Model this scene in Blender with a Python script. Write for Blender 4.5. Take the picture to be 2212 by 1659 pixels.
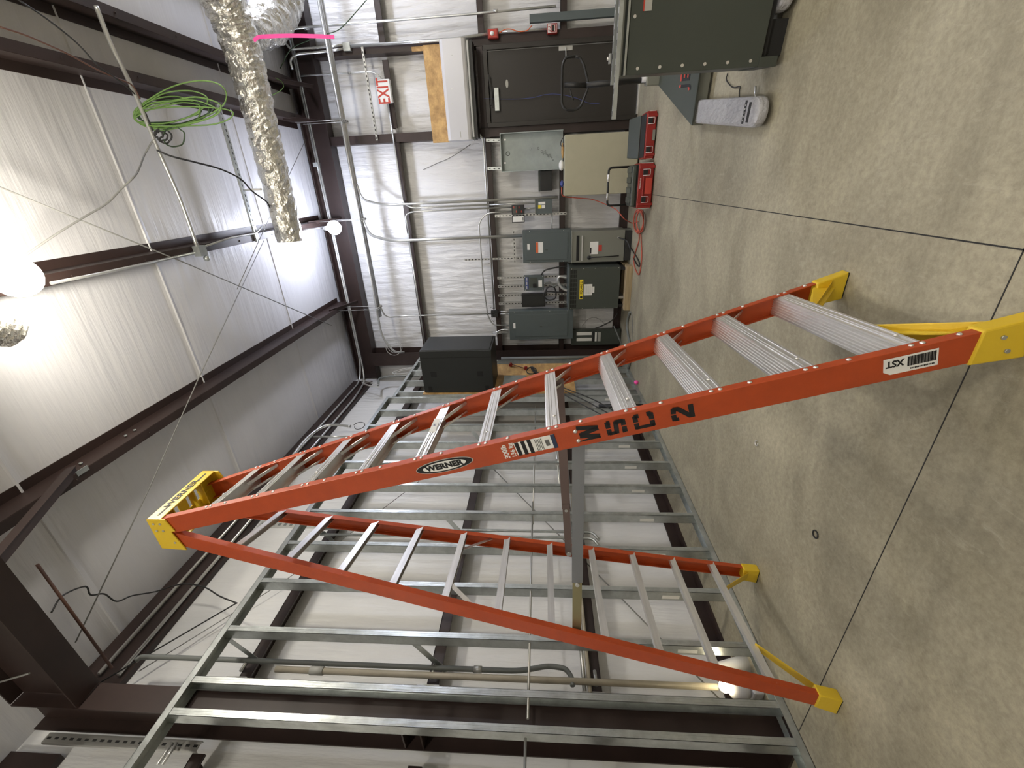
import bpy, math, random
from mathutils import Vector, Matrix

random.seed(7)
scene = bpy.context.scene
for o in list(bpy.data.objects):
    bpy.data.objects.remove(o)
COL = scene.collection
V = Vector

# ------------------------------------------------------------------ camera
H = 1.42                       # eye height
FPX = 910.53                   # focal length in pixels of the 2212 x 1659 frame
YAW, PITCH, ROLL = 0.452273, 0.0758814, 0.0123153
def _rot(a, b, c):
    ca, sa, cb, sb, cc, sc = math.cos(a), math.sin(a), math.cos(b), math.sin(b), math.cos(c), math.sin(c)
    return Matrix(((ca, -sa, 0), (sa, ca, 0), (0, 0, 1))) @ Matrix(((1, 0, 0), (0, cb, -sb), (0, sb, cb))) @ Matrix(((cc, 0, sc), (0, 1, 0), (-sc, 0, cc)))
RC = _rot(YAW, PITCH, ROLL)
right, fwd, up = RC.col[0], RC.col[1], RC.col[2]
cam_data = bpy.data.cameras.new('camera')
cam = bpy.data.objects.new('camera', cam_data)
COL.objects.link(cam)
# the photograph was taken with the camera turned on its side: world up points to the left of the frame
m = Matrix.Identity(4)
for i in range(3):
    m[i][0] = -up[i]; m[i][1] = right[i]; m[i][2] = -fwd[i]
m[0][3], m[1][3], m[2][3] = 0, 0, H
cam.matrix_world = m
cam_data.sensor_fit = 'HORIZONTAL'
cam_data.sensor_width = 36.0
cam_data.lens = FPX / 2212.0 * 36.0
cam_data.clip_start = 0.05
scene.camera = cam

# ------------------------------------------------------------------ world and exposure
w = bpy.data.worlds.new('world'); scene.world = w
w.use_nodes = True
w.node_tree.nodes['Background'].inputs[0].default_value = (0.9, 0.95, 1.0, 1)
w.node_tree.nodes['Background'].inputs[1].default_value = 0.02
scene.view_settings.view_transform = 'Standard'
scene.view_settings.look = 'None'
scene.view_settings.gamma = 1.0
scene.view_settings.use_curve_mapping = False
scene.view_settings.exposure = 0.95

LAMP_W = 120.0        # emission strength of the bulbs
# bulbs: two in view, the others out of view, added as fill light
LAMPS = [(-0.385, 2.31, 4.50, 0.115, 1.0), (-0.528, 6.50, 4.515, 0.10, 1.0)]
LAMPS_FILL = [(-0.385, -2.0, 4.5, 0.14, 1.0), (3.6, 2.3, 4.5, 0.15, 1.0), (3.6, 6.3, 4.5, 0.13, 1.0), (3.6, -2.0, 4.5, 0.16, 1.0)]

# ------------------------------------------------------------------ pixel -> point on a known plane
def ray(x, y):
    return RC @ V(((829.5 - y) / FPX, 1.0, (1106 - x) / FPX))
EYE = V((0, 0, H))
def aY(x, y, Y):
    r = ray(x, y); return EYE + r * (Y / r.y)
def aX(x, y, X):
    r = ray(x, y); return EYE + r * (X / r.x)
def aZ(x, y, Z):
    r = ray(x, y); return EYE + r * ((Z - H) / r.z)

# ------------------------------------------------------------------ materials
def mat(name, col, rough=0.5, metal=0.0, bump=0.0, bscale=(20, 20, 20), var=0.0, vscale=(6, 6, 6), emis=None, spec=0.5, coat=0.0, vcol=None):
    m_ = bpy.data.materials.new(name); m_.use_nodes = True
    nt = m_.node_tree; N = nt.nodes; L = nt.links
    b = N['Principled BSDF']
    b.inputs['Base Color'].default_value = (*col, 1)
    b.inputs['Roughness'].default_value = rough
    b.inputs['Metallic'].default_value = metal
    b.inputs['Specular IOR Level'].default_value = spec
    b.inputs['Coat Weight'].default_value = coat
    if emis:
        b.inputs['Emission Color'].default_value = (*emis[0], 1)
        b.inputs['Emission Strength'].default_value = emis[1]
    if var or bump:
        tc = N.new('ShaderNodeNewGeometry')
    if var:
        mp = N.new('ShaderNodeMapping'); mp.inputs['Scale'].default_value = vscale
        L.new(tc.outputs['Position'], mp.inputs['Vector'])
        n = N.new('ShaderNodeTexNoise'); n.inputs['Detail'].default_value = 6; n.inputs['Scale'].default_value = 1
        n.inputs['Roughness'].default_value = 0.65
        L.new(mp.outputs[0], n.inputs['Vector'])
        r = N.new('ShaderNodeValToRGB')
        c2 = vcol if vcol else tuple(max(0, c * (1 - var)) for c in col)
        c3 = tuple(min(1, c * (1 + var * 0.6)) for c in col)
        r.color_ramp.elements[0].position = 0.32; r.color_ramp.elements[0].color = (*c2, 1)
        r.color_ramp.elements[1].position = 0.68; r.color_ramp.elements[1].color = (*c3, 1)
        L.new(n.outputs['Fac'], r.inputs['Fac']); L.new(r.outputs['Color'], b.inputs['Base Color'])
    if bump:
        mp = N.new('ShaderNodeMapping'); mp.inputs['Scale'].default_value = bscale
        L.new(tc.outputs['Position'], mp.inputs['Vector'])
        n = N.new('ShaderNodeTexNoise'); n.inputs['Detail'].default_value = 5; n.inputs['Scale'].default_value = 1
        L.new(mp.outputs[0], n.inputs['Vector'])
        bp = N.new('ShaderNodeBump'); bp.inputs['Strength'].default_value = bump; bp.inputs['Distance'].default_value = 0.05
        L.new(n.outputs['Fac'], bp.inputs['Height']); L.new(bp.outputs[0], b.inputs['Normal'])
    return m_

M = {}
M['liner_back'] = mat('white_vinyl_liner', (0.70, 0.70, 0.70), 0.27, bump=0.9, bscale=(9, 3, 1.8), var=0.05, vscale=(3, 3, 1))
M['liner_left'] = mat('white_vinyl_liner_side', (0.70, 0.70, 0.69), 0.36, bump=0.45, bscale=(3, 10, 1.4), var=0.05, vscale=(3, 3, 1))
M['ceiling'] = mat('white_roof_vinyl', (0.66, 0.66, 0.68), 0.42, bump=0.40, bscale=(0.9, 9, 3), var=0.04, vscale=(1, 3, 1))
M['brown'] = mat('red_brown_primer', (0.030, 0.0165, 0.0135), 0.5, var=0.25, vscale=(3, 3, 3))
M['galv'] = mat('galvanized_steel', (0.52, 0.55, 0.54), 0.30, metal=0.8, var=0.22, vscale=(9, 9, 9), bump=0.05, bscale=(40, 40, 8))
M['emt'] = mat('conduit_zinc', (0.60, 0.61, 0.60), 0.28, metal=0.7)
M['strut'] = mat('strut_channel_zinc', (0.50, 0.50, 0.48), 0.4, metal=0.8)
M['slot'] = mat('slot_dark', (0.02, 0.02, 0.02), 0.8)
M['alu'] = mat('extruded_aluminium', (0.80, 0.79, 0.77), 0.32, metal=0.8, var=0.12, vscale=(3, 3, 60))
M['orange'] = mat('orange_fiberglass', (0.42, 0.060, 0.011), 0.42, var=0.10, vscale=(15, 15, 15), bump=0.03, bscale=(120, 120, 120))
M['yellow'] = mat('yellow_plastic', (0.70, 0.48, 0.025), 0.4, bump=0.05, bscale=(60, 60, 60))
M['olive'] = mat('olive_zinc_strap', (0.30, 0.27, 0.15), 0.4, metal=0.6)
M['strap'] = mat('spreader_bar_steel', (0.24, 0.25, 0.27), 0.4, metal=0.6)
M['strap2'] = mat('spreader_bar_tan', (0.20, 0.15, 0.14), 0.45, metal=0.5)
M['blacktext'] = mat('black_paint', (0.006, 0.006, 0.007), 0.6)
M['white'] = mat('white_label', (0.80, 0.80, 0.77), 0.5)
M['lightgrey'] = mat('pale_grey_label', (0.45, 0.45, 0.42), 0.5)
M['bluelabel'] = mat('dark_blue_label', (0.02, 0.035, 0.08), 0.5)
M['red'] = mat('red_plastic', (0.27, 0.014, 0.010), 0.42)
M['redlabel'] = mat('red_label', (0.50, 0.05, 0.03), 0.5)
M['orangelabel'] = mat('orange_label', (0.65, 0.12, 0.03), 0.5)
M['yellowlabel'] = mat('yellow_label', (0.85, 0.68, 0.03), 0.5)
M['grey'] = mat('grey_panel_enamel', (0.085, 0.105, 0.105), 0.42)
M['grey2'] = mat('green_grey_enamel', (0.20, 0.205, 0.175), 0.45)
M['grey3'] = mat('dark_grey_enamel', (0.055, 0.064, 0.054), 0.42)
M['trough'] = mat('pale_galvanized_box', (0.33, 0.37, 0.36), 0.42, metal=0.35, var=0.12)
M['blue'] = mat('blue_label', (0.05, 0.07, 0.25), 0.5)
M['black'] = mat('black_plastic', (0.010, 0.010, 0.010), 0.45)
M['blackcab'] = mat('black_powder_coat', (0.012, 0.0135, 0.0125), 0.5)
M['deepblack'] = mat('deep_black', (0.003, 0.003, 0.003), 0.7)
M['beige'] = mat('beige_enamel', (0.42, 0.40, 0.29), 0.5, var=0.04)
M['acwhite'] = mat('white_gloss_plastic', (0.62, 0.62, 0.64), 0.28)
M['ply'] = mat('plywood', (0.52, 0.33, 0.13), 0.65, var=0.45, vscale=(7, 3, 9), vcol=(0.30, 0.17, 0.06))
M['wood'] = mat('pine_timber', (0.40, 0.31, 0.18), 0.7, var=0.3, vscale=(2, 30, 30))
M['door'] = mat('dark_bronze_door', (0.018, 0.0145, 0.011), 0.42)
M['foil'] = mat('foil_jacket', (0.80, 0.79, 0.74), 0.22, metal=0.85, bump=0.9, bscale=(10, 12, 12))
M['pink'] = mat('pink_tape', (0.95, 0.09, 0.42), 0.5)
M['green'] = mat('green_cable', (0.13, 0.24, 0.06), 0.5)
M['greendark'] = mat('dark_green_cable', (0.03, 0.06, 0.025), 0.5)
M['cord'] = mat('orange_cord', (0.50, 0.10, 0.06), 0.5)
M['wire'] = mat('dark_wire', (0.02, 0.02, 0.02), 0.5)
M['wiregrey'] = mat('grey_wire', (0.22, 0.22, 0.21), 0.5)
M['wirewhite'] = mat('white_wire', (0.55, 0.55, 0.52), 0.5)
M['pvc'] = mat('tan_pipe', (0.42, 0.38, 0.30), 0.45, var=0.15)
M['greypipe'] = mat('grey_flexible_conduit', (0.16, 0.17, 0.16), 0.5)
M['copper'] = mat('rusty_rod', (0.10, 0.045, 0.03), 0.6)
M['wrap'] = mat('shrink_wrap', (0.42, 0.42, 0.44), 0.28, bump=0.5, bscale=(25, 12, 25))
M['glow'] = mat('lit_bulb', (1, 1, 1), 0.5, emis=((1.0, 0.93, 0.80), LAMP_W))
M['glow2'] = mat('lit_bulb_cool', (1, 1, 1), 0.5, emis=((0.80, 0.84, 1.0), LAMP_W * 1.15))
M['glowsmall'] = mat('small_lit_lens', (1, 1, 1), 0.5, emis=((1.0, 0.85, 0.55), 14.0))

def floor_material():
    m_ = bpy.data.materials.new('concrete_slab'); m_.use_nodes = True
    nt = m_.node_tree; N = nt.nodes; L = nt.links; b = N['Principled BSDF']
    g = N.new('ShaderNodeNewGeometry')
    def noise(sc, det, ro, dist=0.0):
        mp = N.new('ShaderNodeMapping'); mp.inputs['Scale'].default_value = sc
        L.new(g.outputs['Position'], mp.inputs['Vector'])
        n = N.new('ShaderNodeTexNoise'); n.inputs['Scale'].default_value = 1; n.inputs['Detail'].default_value = det
        n.inputs['Roughness'].default_value = ro; n.inputs['Distortion'].default_value = dist
        L.new(mp.outputs[0], n.inputs['Vector']); return n
    n1 = noise((1.1, 1.4, 1), 7, 0.62, 0.6)
    r1 = N.new('ShaderNodeValToRGB')
    r1.color_ramp.elements[0].position = 0.30; r1.color_ramp.elements[0].color = (0.235, 0.210, 0.150, 1)
    r1.color_ramp.elements[1].position = 0.72; r1.color_ramp.elements[1].color = (0.45, 0.415, 0.305, 1)
    L.new(n1.outputs['Fac'], r1.inputs['Fac'])
    n2 = noise((34, 34, 34), 6, 0.75)
    r2 = N.new('ShaderNodeValToRGB')
    r2.color_ramp.elements[0].position = 0.28; r2.color_ramp.elements[0].color = (0.60, 0.60, 0.60, 1)
    r2.color_ramp.elements[1].position = 0.62; r2.color_ramp.elements[1].color = (1.08, 1.08, 1.08, 1)
    L.new(n2.outputs['Fac'], r2.inputs['Fac'])
    mx = N.new('ShaderNodeMix'); mx.data_type = 'RGBA'; mx.blend_type = 'MULTIPLY'; mx.inputs['Factor'].default_value = 0.75
    L.new(r1.outputs[0], mx.inputs['A']); L.new(r2.outputs[0], mx.inputs['B'])
    n3 = noise((14, 6.0, 3), 10, 0.8, 1.6)
    r3 = N.new('ShaderNodeValToRGB')
    r3.color_ramp.elements[0].position = 0.55; r3.color_ramp.elements[0].color = (0, 0, 0, 1)
    r3.color_ramp.elements[1].position = 0.74; r3.color_ramp.elements[1].color = (0.5, 0.5, 0.5, 1)
    L.new(n3.outputs['Fac'], r3.inputs['Fac'])
    mx2 = N.new('ShaderNodeMix'); mx2.data_type = 'RGBA'; mx2.inputs['B'].default_value = (0.54, 0.50, 0.39, 1)
    L.new(r3.outputs[0], mx2.inputs['Factor']); L.new(mx.outputs['Result'], mx2.inputs['A'])
    L.new(mx2.outputs['Result'], b.inputs['Base Color'])
    b.inputs['Roughness'].default_value = 0.62
    bp = N.new('ShaderNodeBump'); bp.inputs['Strength'].default_value = 0.25; bp.inputs['Distance'].default_value = 0.01
    L.new(n2.outputs['Fac'], bp.inputs['Height']); L.new(bp.outputs[0], b.inputs['Normal'])
    return m_
M['floor'] = floor_material()

# ------------------------------------------------------------------ mesh helpers
class MB:
    def __init__(s): s.v = []; s.f = []; s.sm = []; s.mi = []; s.cur = 0
    def quad(s, idx, smooth=False): s.f.append(idx); s.sm.append(smooth); s.mi.append(s.cur)
    def box(s, x0, x1, y0, y1, z0, z1):
        return s.hexa([V((x, y, z)) for z in (z0, z1) for y in (y0, y1) for x in (x0, x1)])
    def hexa(s, c):     # c index = x + 2y + 4z
        n = len(s.v); s.v += [tuple(p) for p in c]
        for q in ((0, 2, 3, 1), (4, 5, 7, 6), (0, 1, 5, 4), (2, 6, 7, 3), (0, 4, 6, 2), (1, 3, 7, 5)):
            s.quad([n + k for k in q])
        return s
    def obox(s, o, a, b, c, la, lb, lc):   # corner o, unit dirs, lengths
        a, b, c = V(a) * la, V(b) * lb, V(c) * lc; o = V(o)
        return s.hexa([o + a * i + b * j + c * k for k in (0, 1) for j in (0, 1) for i in (0, 1)])
    def bar(s, p, q, wdt, hgt, upv=(0, 0, 1)):   # centred bar
        p, q = V(p), V(q); d = (q - p); L_ = d.length; d.normalize()
        side = d.cross(V(upv)); side.normalize(); u = side.cross(d)
        return s.obox(p - side * wdt / 2 - u * hgt / 2, d, side, u, L_, wdt, hgt)
    def extr(s, prof, p, q, U, W):   # extrude closed 2D profile (list of (u,w)) from p to q
        p, q, U, W = V(p), V(q), V(U), V(W); n = len(s.v); k = len(prof)
        for base in (p, q):
            for (a, b) in prof: s.v.append(tuple(base + U * a + W * b))
        for i in range(k):
            j = (i + 1) % k; s.quad([n + i, n + j, n + k + j, n + k + i])
        s.quad([n + i for i in range(k)][::-1]); s.quad([n + k + i for i in range(k)])
        return s
    def tube(s, pts, r, n=10, cap=True, rr=None):
        pts = [V(p) for p in pts]; k = len(pts)
        if k < 2: return s
        t0 = (pts[1] - pts[0]).normalized()
        a = V((0, 0, 1)) if abs(t0.z) < 0.9 else V((1, 0, 0))
        nrm = (a - t0 * a.dot(t0)).normalized(); base = len(s.v)
        for i, p in enumerate(pts):
            t = (pts[min(i + 1, k - 1)] - pts[max(i - 1, 0)])
            if t.length < 1e-9: t = t0
            t.normalize()
            nrm = (nrm - t * nrm.dot(t)); nrm.normalize(); b = t.cross(nrm)
            ri = rr[i] if rr else r
            for j in range(n):
                an = 2 * math.pi * j / n
                s.v.append(tuple(p + nrm * (math.cos(an) * ri) + b * (math.sin(an) * ri)))
        for i in range(k - 1):
            for j in range(n):
                j2 = (j + 1) % n
                s.quad([base + i * n + j, base + i * n + j2, base + (i + 1) * n + j2, base + (i + 1) * n + j], True)
        if cap:
            s.quad([base + j for j in range(n)][::-1]); s.quad([base + (k - 1) * n + j for j in range(n)])
        return s
    def sphere(s, c, r, nu=16, nv=10, sc=(1, 1, 1)):
        c = V(c); base = len(s.v)
        for i in range(nv + 1):
            th = math.pi * i / nv
            for j in range(nu):
                ph = 2 * math.pi * j / nu
                s.v.append((c.x + r * sc[0] * math.sin(th) * math.cos(ph), c.y + r * sc[1] * math.sin(th) * math.sin(ph), c.z + r * sc[2] * math.cos(th)))
        for i in range(nv):
            for j in range(nu):
                j2 = (j + 1) % nu
                s.quad([base + i * nu + j, base + (i + 1) * nu + j, base + (i + 1) * nu + j2, base + i * nu + j2], True)
        return s
    def poly(s, pts3, off):      # flat polygon with thickness vector
        off = V(off); k = len(pts3); n = len(s.v)
        for p in pts3: s.v.append(tuple(V(p)))
        for p in pts3: s.v.append(tuple(V(p) + off))
        s.quad([n + i for i in range(k)][::-1]); s.quad([n + k + i for i in range(k)])
        for i in range(k):
            j = (i + 1) % k; s.quad([n + i, n + j, n + k + j, n + k + i])
        return s
    def build(s, name, m_, parent=None, bevel=0.0):
        me = bpy.data.meshes.new(name); me.from_pydata(s.v, [], s.f); 
        ms = m_ if isinstance(m_, (list, tuple)) else [m_]
        for q in ms: me.materials.append(M[q] if isinstance(q, str) else q)
        for i, p in enumerate(me.polygons):
            p.use_smooth = s.sm[i]; p.material_index = s.mi[i]
        me.update()
        import bmesh
        bm = bmesh.new(); bm.from_mesh(me); bmesh.ops.recalc_face_normals(bm, faces=bm.faces); bm.to_mesh(me); bm.free()
        o = bpy.data.objects.new(name, me); COL.objects.link(o)
        if bevel:
            bv = o.modifiers.new('bevel', 'BEVEL'); bv.width = bevel; bv.segments = 2; bv.limit_method = 'ANGLE'
        if parent is not None:
            o.parent = parent
            o.matrix_parent_inverse = parent.matrix_basis.inverted()
        return o

def tag(o, label, cat, group=None):
    o['label'] = label; o['category'] = cat
    if group: o['group'] = group
    return o
def struct(o): o['kind'] = 'structure'; return o
def thing(name, label, cat, loc, group=None):
    e = bpy.data.objects.new(name, None); COL.objects.link(e); e.location = loc; e.empty_display_size = 0.1
    e.matrix_basis = Matrix.Translation(V(loc))
    return tag(e, label, cat, group)

def bend(pts, r, n=6):
    """round the corners of a polyline"""
    pts = [V(p) for p in pts]; out = [pts[0]]
    for i in range(1, len(pts) - 1):
        a, b, c = pts[i - 1], pts[i], pts[i + 1]
        d1 = (a - b); d2 = (c - b); l = min(r, d1.length * 0.45, d2.length * 0.45)
        p1 = b + d1.normalized() * l; p2 = b + d2.normalized() * l
        for k in range(n + 1):
            t = k / n; out.append(p1 * (1 - t) ** 2 + b * 2 * t * (1 - t) + p2 * t * t)
    out.append(pts[-1]); return out
def smooth(pts, n=8):
    """Catmull-Rom through the points"""
    P = [V(p) for p in pts]; P = [P[0] * 2 - P[1]] + P + [P[-1] * 2 - P[-2]]; out = []
    for i in range(1, len(P) - 2):
        for k in range(n):
            t = k / n; a, b, c, d = P[i - 1], P[i], P[i + 1], P[i + 2]
            out.append(0.5 * ((2 * b) + (c - a) * t + (2 * a - 5 * b + 4 * c - d) * t * t + (3 * b - a - 3 * c + d) * t ** 3))
    out.append(P[-2]); return out

def pipe(name, label, cat, pts, r, m_='emt', rb=0.12, group=None, couplings=(), parent=None, curve=False):
    mb = MB(); path = smooth(pts) if curve else bend(pts, rb); mb.tube(path, r, 10)
    o = mb.build(name, m_, parent)
    if parent is None: tag(o, label, cat, group)
    for (a, b, t) in couplings:
        a, b = V(a), V(b); p = a.lerp(b, t); d = (b - a).normalized() * 0.03
        MB().tube([p - d, p + d], r * 1.35, 10).build('coupling', m_, o)
    return o

def text(body, size, origin, rgt, upv, m_, name, parent, thick=0.0015, bold=0.0, align='CENTER', sx=1.0):
    cu = bpy.data.curves.new(name, 'FONT'); cu.body = body; cu.size = size; cu.extrude = thick
    cu.align_x = align; cu.align_y = 'CENTER'; cu.offset = bold; cu.resolution_u = 3
    t = bpy.data.objects.new(name, cu); COL.objects.link(t)
    dg = bpy.context.evaluated_depsgraph_get(); me = bpy.data.meshes.new_from_object(t.evaluated_get(dg))
    bpy.data.objects.remove(t)
    rgt, upv = V(rgt).normalized(), V(upv).normalized(); nz = rgt.cross(upv)
    T = Matrix.Identity(4)
    for i in range(3):
        T[i][0] = rgt[i] * sx; T[i][1] = upv[i]; T[i][2] = nz[i]; T[i][3] = origin[i]
    me.transform(T); me.materials.clear(); me.materials.append(M[m_])
    o = bpy.data.objects.new(name, me); COL.objects.link(o)
    o.parent = parent; o.matrix_parent_inverse = parent.matrix_basis.inverted()
    return o

def rect(x0, y0, x1, y1, Y):
    """image rectangle -> (X0, X1, Z0, Z1) on the plane y = Y"""
    xm, ym = (x0 + x1) / 2, (y0 + y1) / 2
    return aY(xm, y1, Y).x, aY(xm, y0, Y).x, aY(x1, ym, Y).z, aY(x0, ym, Y).z

def copy_tree(o, dx, parent=None):
    c = o.copy(); COL.objects.link(c)
    if parent is None: c.matrix_basis = Matrix.Translation(V(dx)) @ o.matrix_basis
    else: c.parent = parent
    for ch in list(o.children): copy_tree(ch, dx, c)
    return c

# ================================================================== room shell
X0, X1, Y0, Y1, ZC = -3.50, 8.0, -6.0, 7.68, 5.20
fl = struct(MB().box(X0 - 0.2, X1, Y0, Y1 + 0.25, -0.15, 0).build('floor', 'floor'))
MB().box(-0.256, -0.251, Y0, Y1, -0.001, 0.0012).build('control_joint', 'slot', fl)
MB().box(X0, X1, 1.3845, 1.3885, -0.001, 0.0012).build('control_joint', 'slot', fl)
ce = struct(MB().box(X0 - 0.2, X1, Y0, Y1 + 0.2, ZC, ZC + 0.15).build('ceiling', 'ceiling'))
for ys in (0.35, 2.17, 4.0, 5.86):
    mb = MB()
    mb.extr([(-0.045, 0.0), (0.045, 0.0), (0.012, -0.006), (0.004, -0.016), (-0.004, -0.016), (-0.012, -0.006)], (X0, ys, ZC), (X1, ys, ZC), (0, 1, 0), (0, 0, 1))
    mb.build('seam', 'ceiling', ce)
struct(MB().box(X0 - 0.2, X1, Y1, Y1 + 0.2, 0, ZC).build('wall_back', 'liner_back'))
struct(MB().box(X0 - 0.2, X0, Y0, Y1, 0, ZC).build('wall_left', 'liner_left'))
struct(MB().box(X1, X1 + 0.2, Y0, Y1 + 0.2, 0, ZC + 0.15).build('wall_right', 'liner_left'))
struct(MB().box(X0 - 0.2, X1 + 0.2, Y0 - 0.2, Y0, 0, ZC + 0.15).build('wall_front', 'liner_back'))
# base angles
b = MB().box(X0, 0.62, 7.60, Y1, 0.0, 0.05).box(1.80, X1, 7.60, Y1, 0.0, 0.05); b.box(X0, 0.62, 7.62, Y1, 0.05, 0.13).box(1.80, X1, 7.62, Y1, 0.05, 0.13)
struct(b.build('baseboard_back', 'brown'))
b = MB().box(X0, X0 + 0.09, Y0, 7.6, 0.0, 0.02).box(X0, X0 + 0.02, Y0, 7.6, 0.02, 0.12)
bl = struct(b.build('baseboard_left', 'brown'))

# ================================================================== steel frame
def girt_back(z, x0, x1, label):
    mb = MB(); yf = 7.50
    mb.box(x0, x1, yf, yf + 0.006, z - 0.085, z)          # inner flange
    mb.box(x0, x1, yf, Y1, z - 0.006, z)
    mb.box(x0, x1, yf, yf + 0.02, z - 0.088, z - 0.083)
    return tag(mb.build('wall_girt', 'brown'), label, 'girt')
girt_back(3.73, X0 + 0.4, 0.66, 'brown steel girt highest on the back wall, left of the door jamb')
girt_back(2.29, X0 + 0.4, 0.64, 'brown steel girt at mid height behind the electrical panels')
girt_back(1.13, X0 + 0.4, 0.64, 'brown steel girt low on the back wall behind the grey boxes')
girt_back(3.73, 0.80, 1.66, 'short brown girt between the jambs above the door, behind the exit sign')
girt_back(3.73, 1.80, 6.0, 'brown steel girt high on the back wall right of the door')
girt_back(2.29, 1.84, 6.0, 'brown steel girt at mid height right of the fire alarm')
girt_back(1.13, 1.84, 6.0, 'brown steel girt low on the back wall right of the door')
def girt_left(z, y0, y1, label):
    mb = MB(); xf = -3.32
    mb.box(xf - 0.006, xf, y0, y1, z - 0.085, z)
    mb.box(X0, xf, y0, y1, z - 0.006, z)
    mb.box(xf - 0.02, xf, y0, y1, z - 0.088, z - 0.083)
    for yy in (y0 + 0.35, (y0 + y1) / 2):
        for k in range(3): mb.box(xf - 0.17 + 0.05 * k, xf - 0.155 + 0.05 * k, yy, yy + 0.02, z - 0.012, z - 0.006)
    return tag(mb.build('wall_girt', 'brown'), label, 'girt')
for z, nm in ((3.77, 'highest'), (2.31, 'middle'), (1.12, 'lowest')):
    girt_left(z, 1.56, 7.28, nm + ' brown girt on the left wall behind the metal studs')
    girt_left(z, -1.5, 1.30, nm + ' brown girt on the left wall on the near side of the big column')

def i_beam(mb, p, q, depth_dir, flange_dir, depth, fw, ft=0.012, wt=0.008):
    """I section from p to q, p/q at the middle of the web"""
    d, f = V(depth_dir), V(flange_dir)
    prof = [(-depth / 2, -fw / 2), (-depth / 2 + ft, -fw / 2), (-depth / 2 + ft, -wt / 2), (depth / 2 - ft, -wt / 2), (depth / 2 - ft, -fw / 2), (depth / 2, -fw / 2),
            (depth / 2, fw / 2), (depth / 2 - ft, fw / 2), (depth / 2 - ft, wt / 2), (-depth / 2 + ft, wt / 2), (-depth / 2 + ft, fw / 2), (-depth / 2, fw / 2)]
    mb.extr(prof, p, q, d, f)
# main column and rafter of the rigid frame
mb = MB(); i_beam(mb, (-3.15, 1.45, 0.015), (-3.15, 1.45, 4.99), (1, 0, 0), (0, 1, 0), 0.30, 0.16)
mb.box(-3.32, -2.985, 1.34, 1.56, 0, 0.016)
for zz in (2.22, 2.34): mb.box(-3.29, -3.01, 1.375, 1.45, zz, zz + 0.01)
cg = thing('frame_column', 'wide brown steel column on the left wall behind the nearest metal studs', 'column', (-3.15, 1.45, 0))
mb.build('shaft', 'brown', cg)
rg = thing('roof_rafter', 'deep dark brown steel rafter crossing overhead from the big column', 'rafter', (-1.0, 1.45, 4.75))
mb = MB(); i_beam(mb, (-2.985, 1.45, 4.745), (X1 - 0.05, 1.45, 4.745), (0, 0, 1), (0, 1, 0), 0.49, 0.16)
mb.build('beam', 'brown', rg)
for k in range(2): MB().tube([(-2.6 + 0.35 * k, 1.36, 4.60), (-2.75 + 0.35 * k, 1.36, 4.97)], 0.006, 6).build('tie_wire', 'wiregrey', rg)
# corner column and end-wall beam
mb = MB(); i_beam(mb, (-2.99, 7.45, 0.0), (-2.99, 7.45, 4.74), (0, 1, 0), (1, 0, 0), 0.30, 0.26)
tag(mb.build('corner_column', 'brown'), 'brown steel column in the far left corner beside the black cabinet', 'column')
mb = MB(); i_beam(mb, (X0 + 0.02, 7.52, 4.93), (X1, 7.52, 4.93), (0, 0, 1), (0, 1, 0), 0.40, 0.20)
tag(mb.build('end_wall_beam', 'brown'), 'brown steel beam along the top of the back wall behind the far lamp', 'beam')
# eave strut of the left wall
mb = MB(); mb.box(-3.45, -3.44, 1.56, 7.3, 4.80, 5.17).box(-3.495, -3.44, 1.56, 7.3, 4.79, 4.80)
tag(mb.build('eave_strut', 'brown'), 'brown steel eave strut along the top of the left wall carrying two conduits', 'beam')
mb = MB(); mb.box(-3.45, -3.44, Y0 + 0.02, 1.30, 4.80, 5.17).box(-3.495, -3.44, Y0 + 0.02, 1.30, 4.79, 4.80)
tag(mb.build('eave_strut', 'brown'), 'brown eave strut of the left wall on the near side of the rafter', 'beam')
# purlins: Z sections under the roof
def purlin(x, sgn, y0, y1, label, lap=True):
    t = 0.006; z0 = 5.0
    mb = MB(); mb.box(x - t / 2, x + t / 2, y0, y1, z0, z0 + 0.195)
    xa, xb = sorted((x, x + sgn * 0.075)); mb.box(xa, xb, y0, y1, z0 - 0.004, z0 + 0.003)
    xe = x + sgn * 0.075; mb.box(xe - 0.003, xe + 0.003, y0, y1, z0, z0 + 0.022)
    xa, xb = sorted((x, x - sgn * 0.075)); mb.box(xa, xb, y0, y1, z0 + 0.19, z0 + 0.198)
    for k in range(9):
        yy = y0 + 0.4 + k * (y1 - y0 - 0.8) / 8
        mb.tube([(x + sgn * 0.04, yy, z0 - 0.012), (x + sgn * 0.04, yy, z0)], 0.008, 6)
    return tag(mb.build('roof_purlin', 'brown'), label, 'purlin')
for (x, s, nm) in ((-1.88, -1, 'leftmost brown roof purlin, above the ladder, seen from below'), (-0.47, -1, 'brown roof purlin running beside the two lamps'),
                   (0.93, 1, 'brown roof purlin crossing behind the green cable coil'), (1.38, 1, 'brown roof purlin nearest the foil duct fitting, right of the cable coil')):
    purlin(x, s, 1.30, 7.42, nm)
    if x != 1.38: purlin(x, s, Y0, 1.29, 'overhead stretch on the near side of the rafter: ' + nm.split(',')[0].replace('brown roof ', ''))
for x in (2.35, 3.8, 5.2):
    purlin(x, 1, Y0, 7.42, 'brown roof purlin right of the foil duct, %s past the view' % ('first', 'second', 'third')[round((x - 2.35) / 1.4)])
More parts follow.
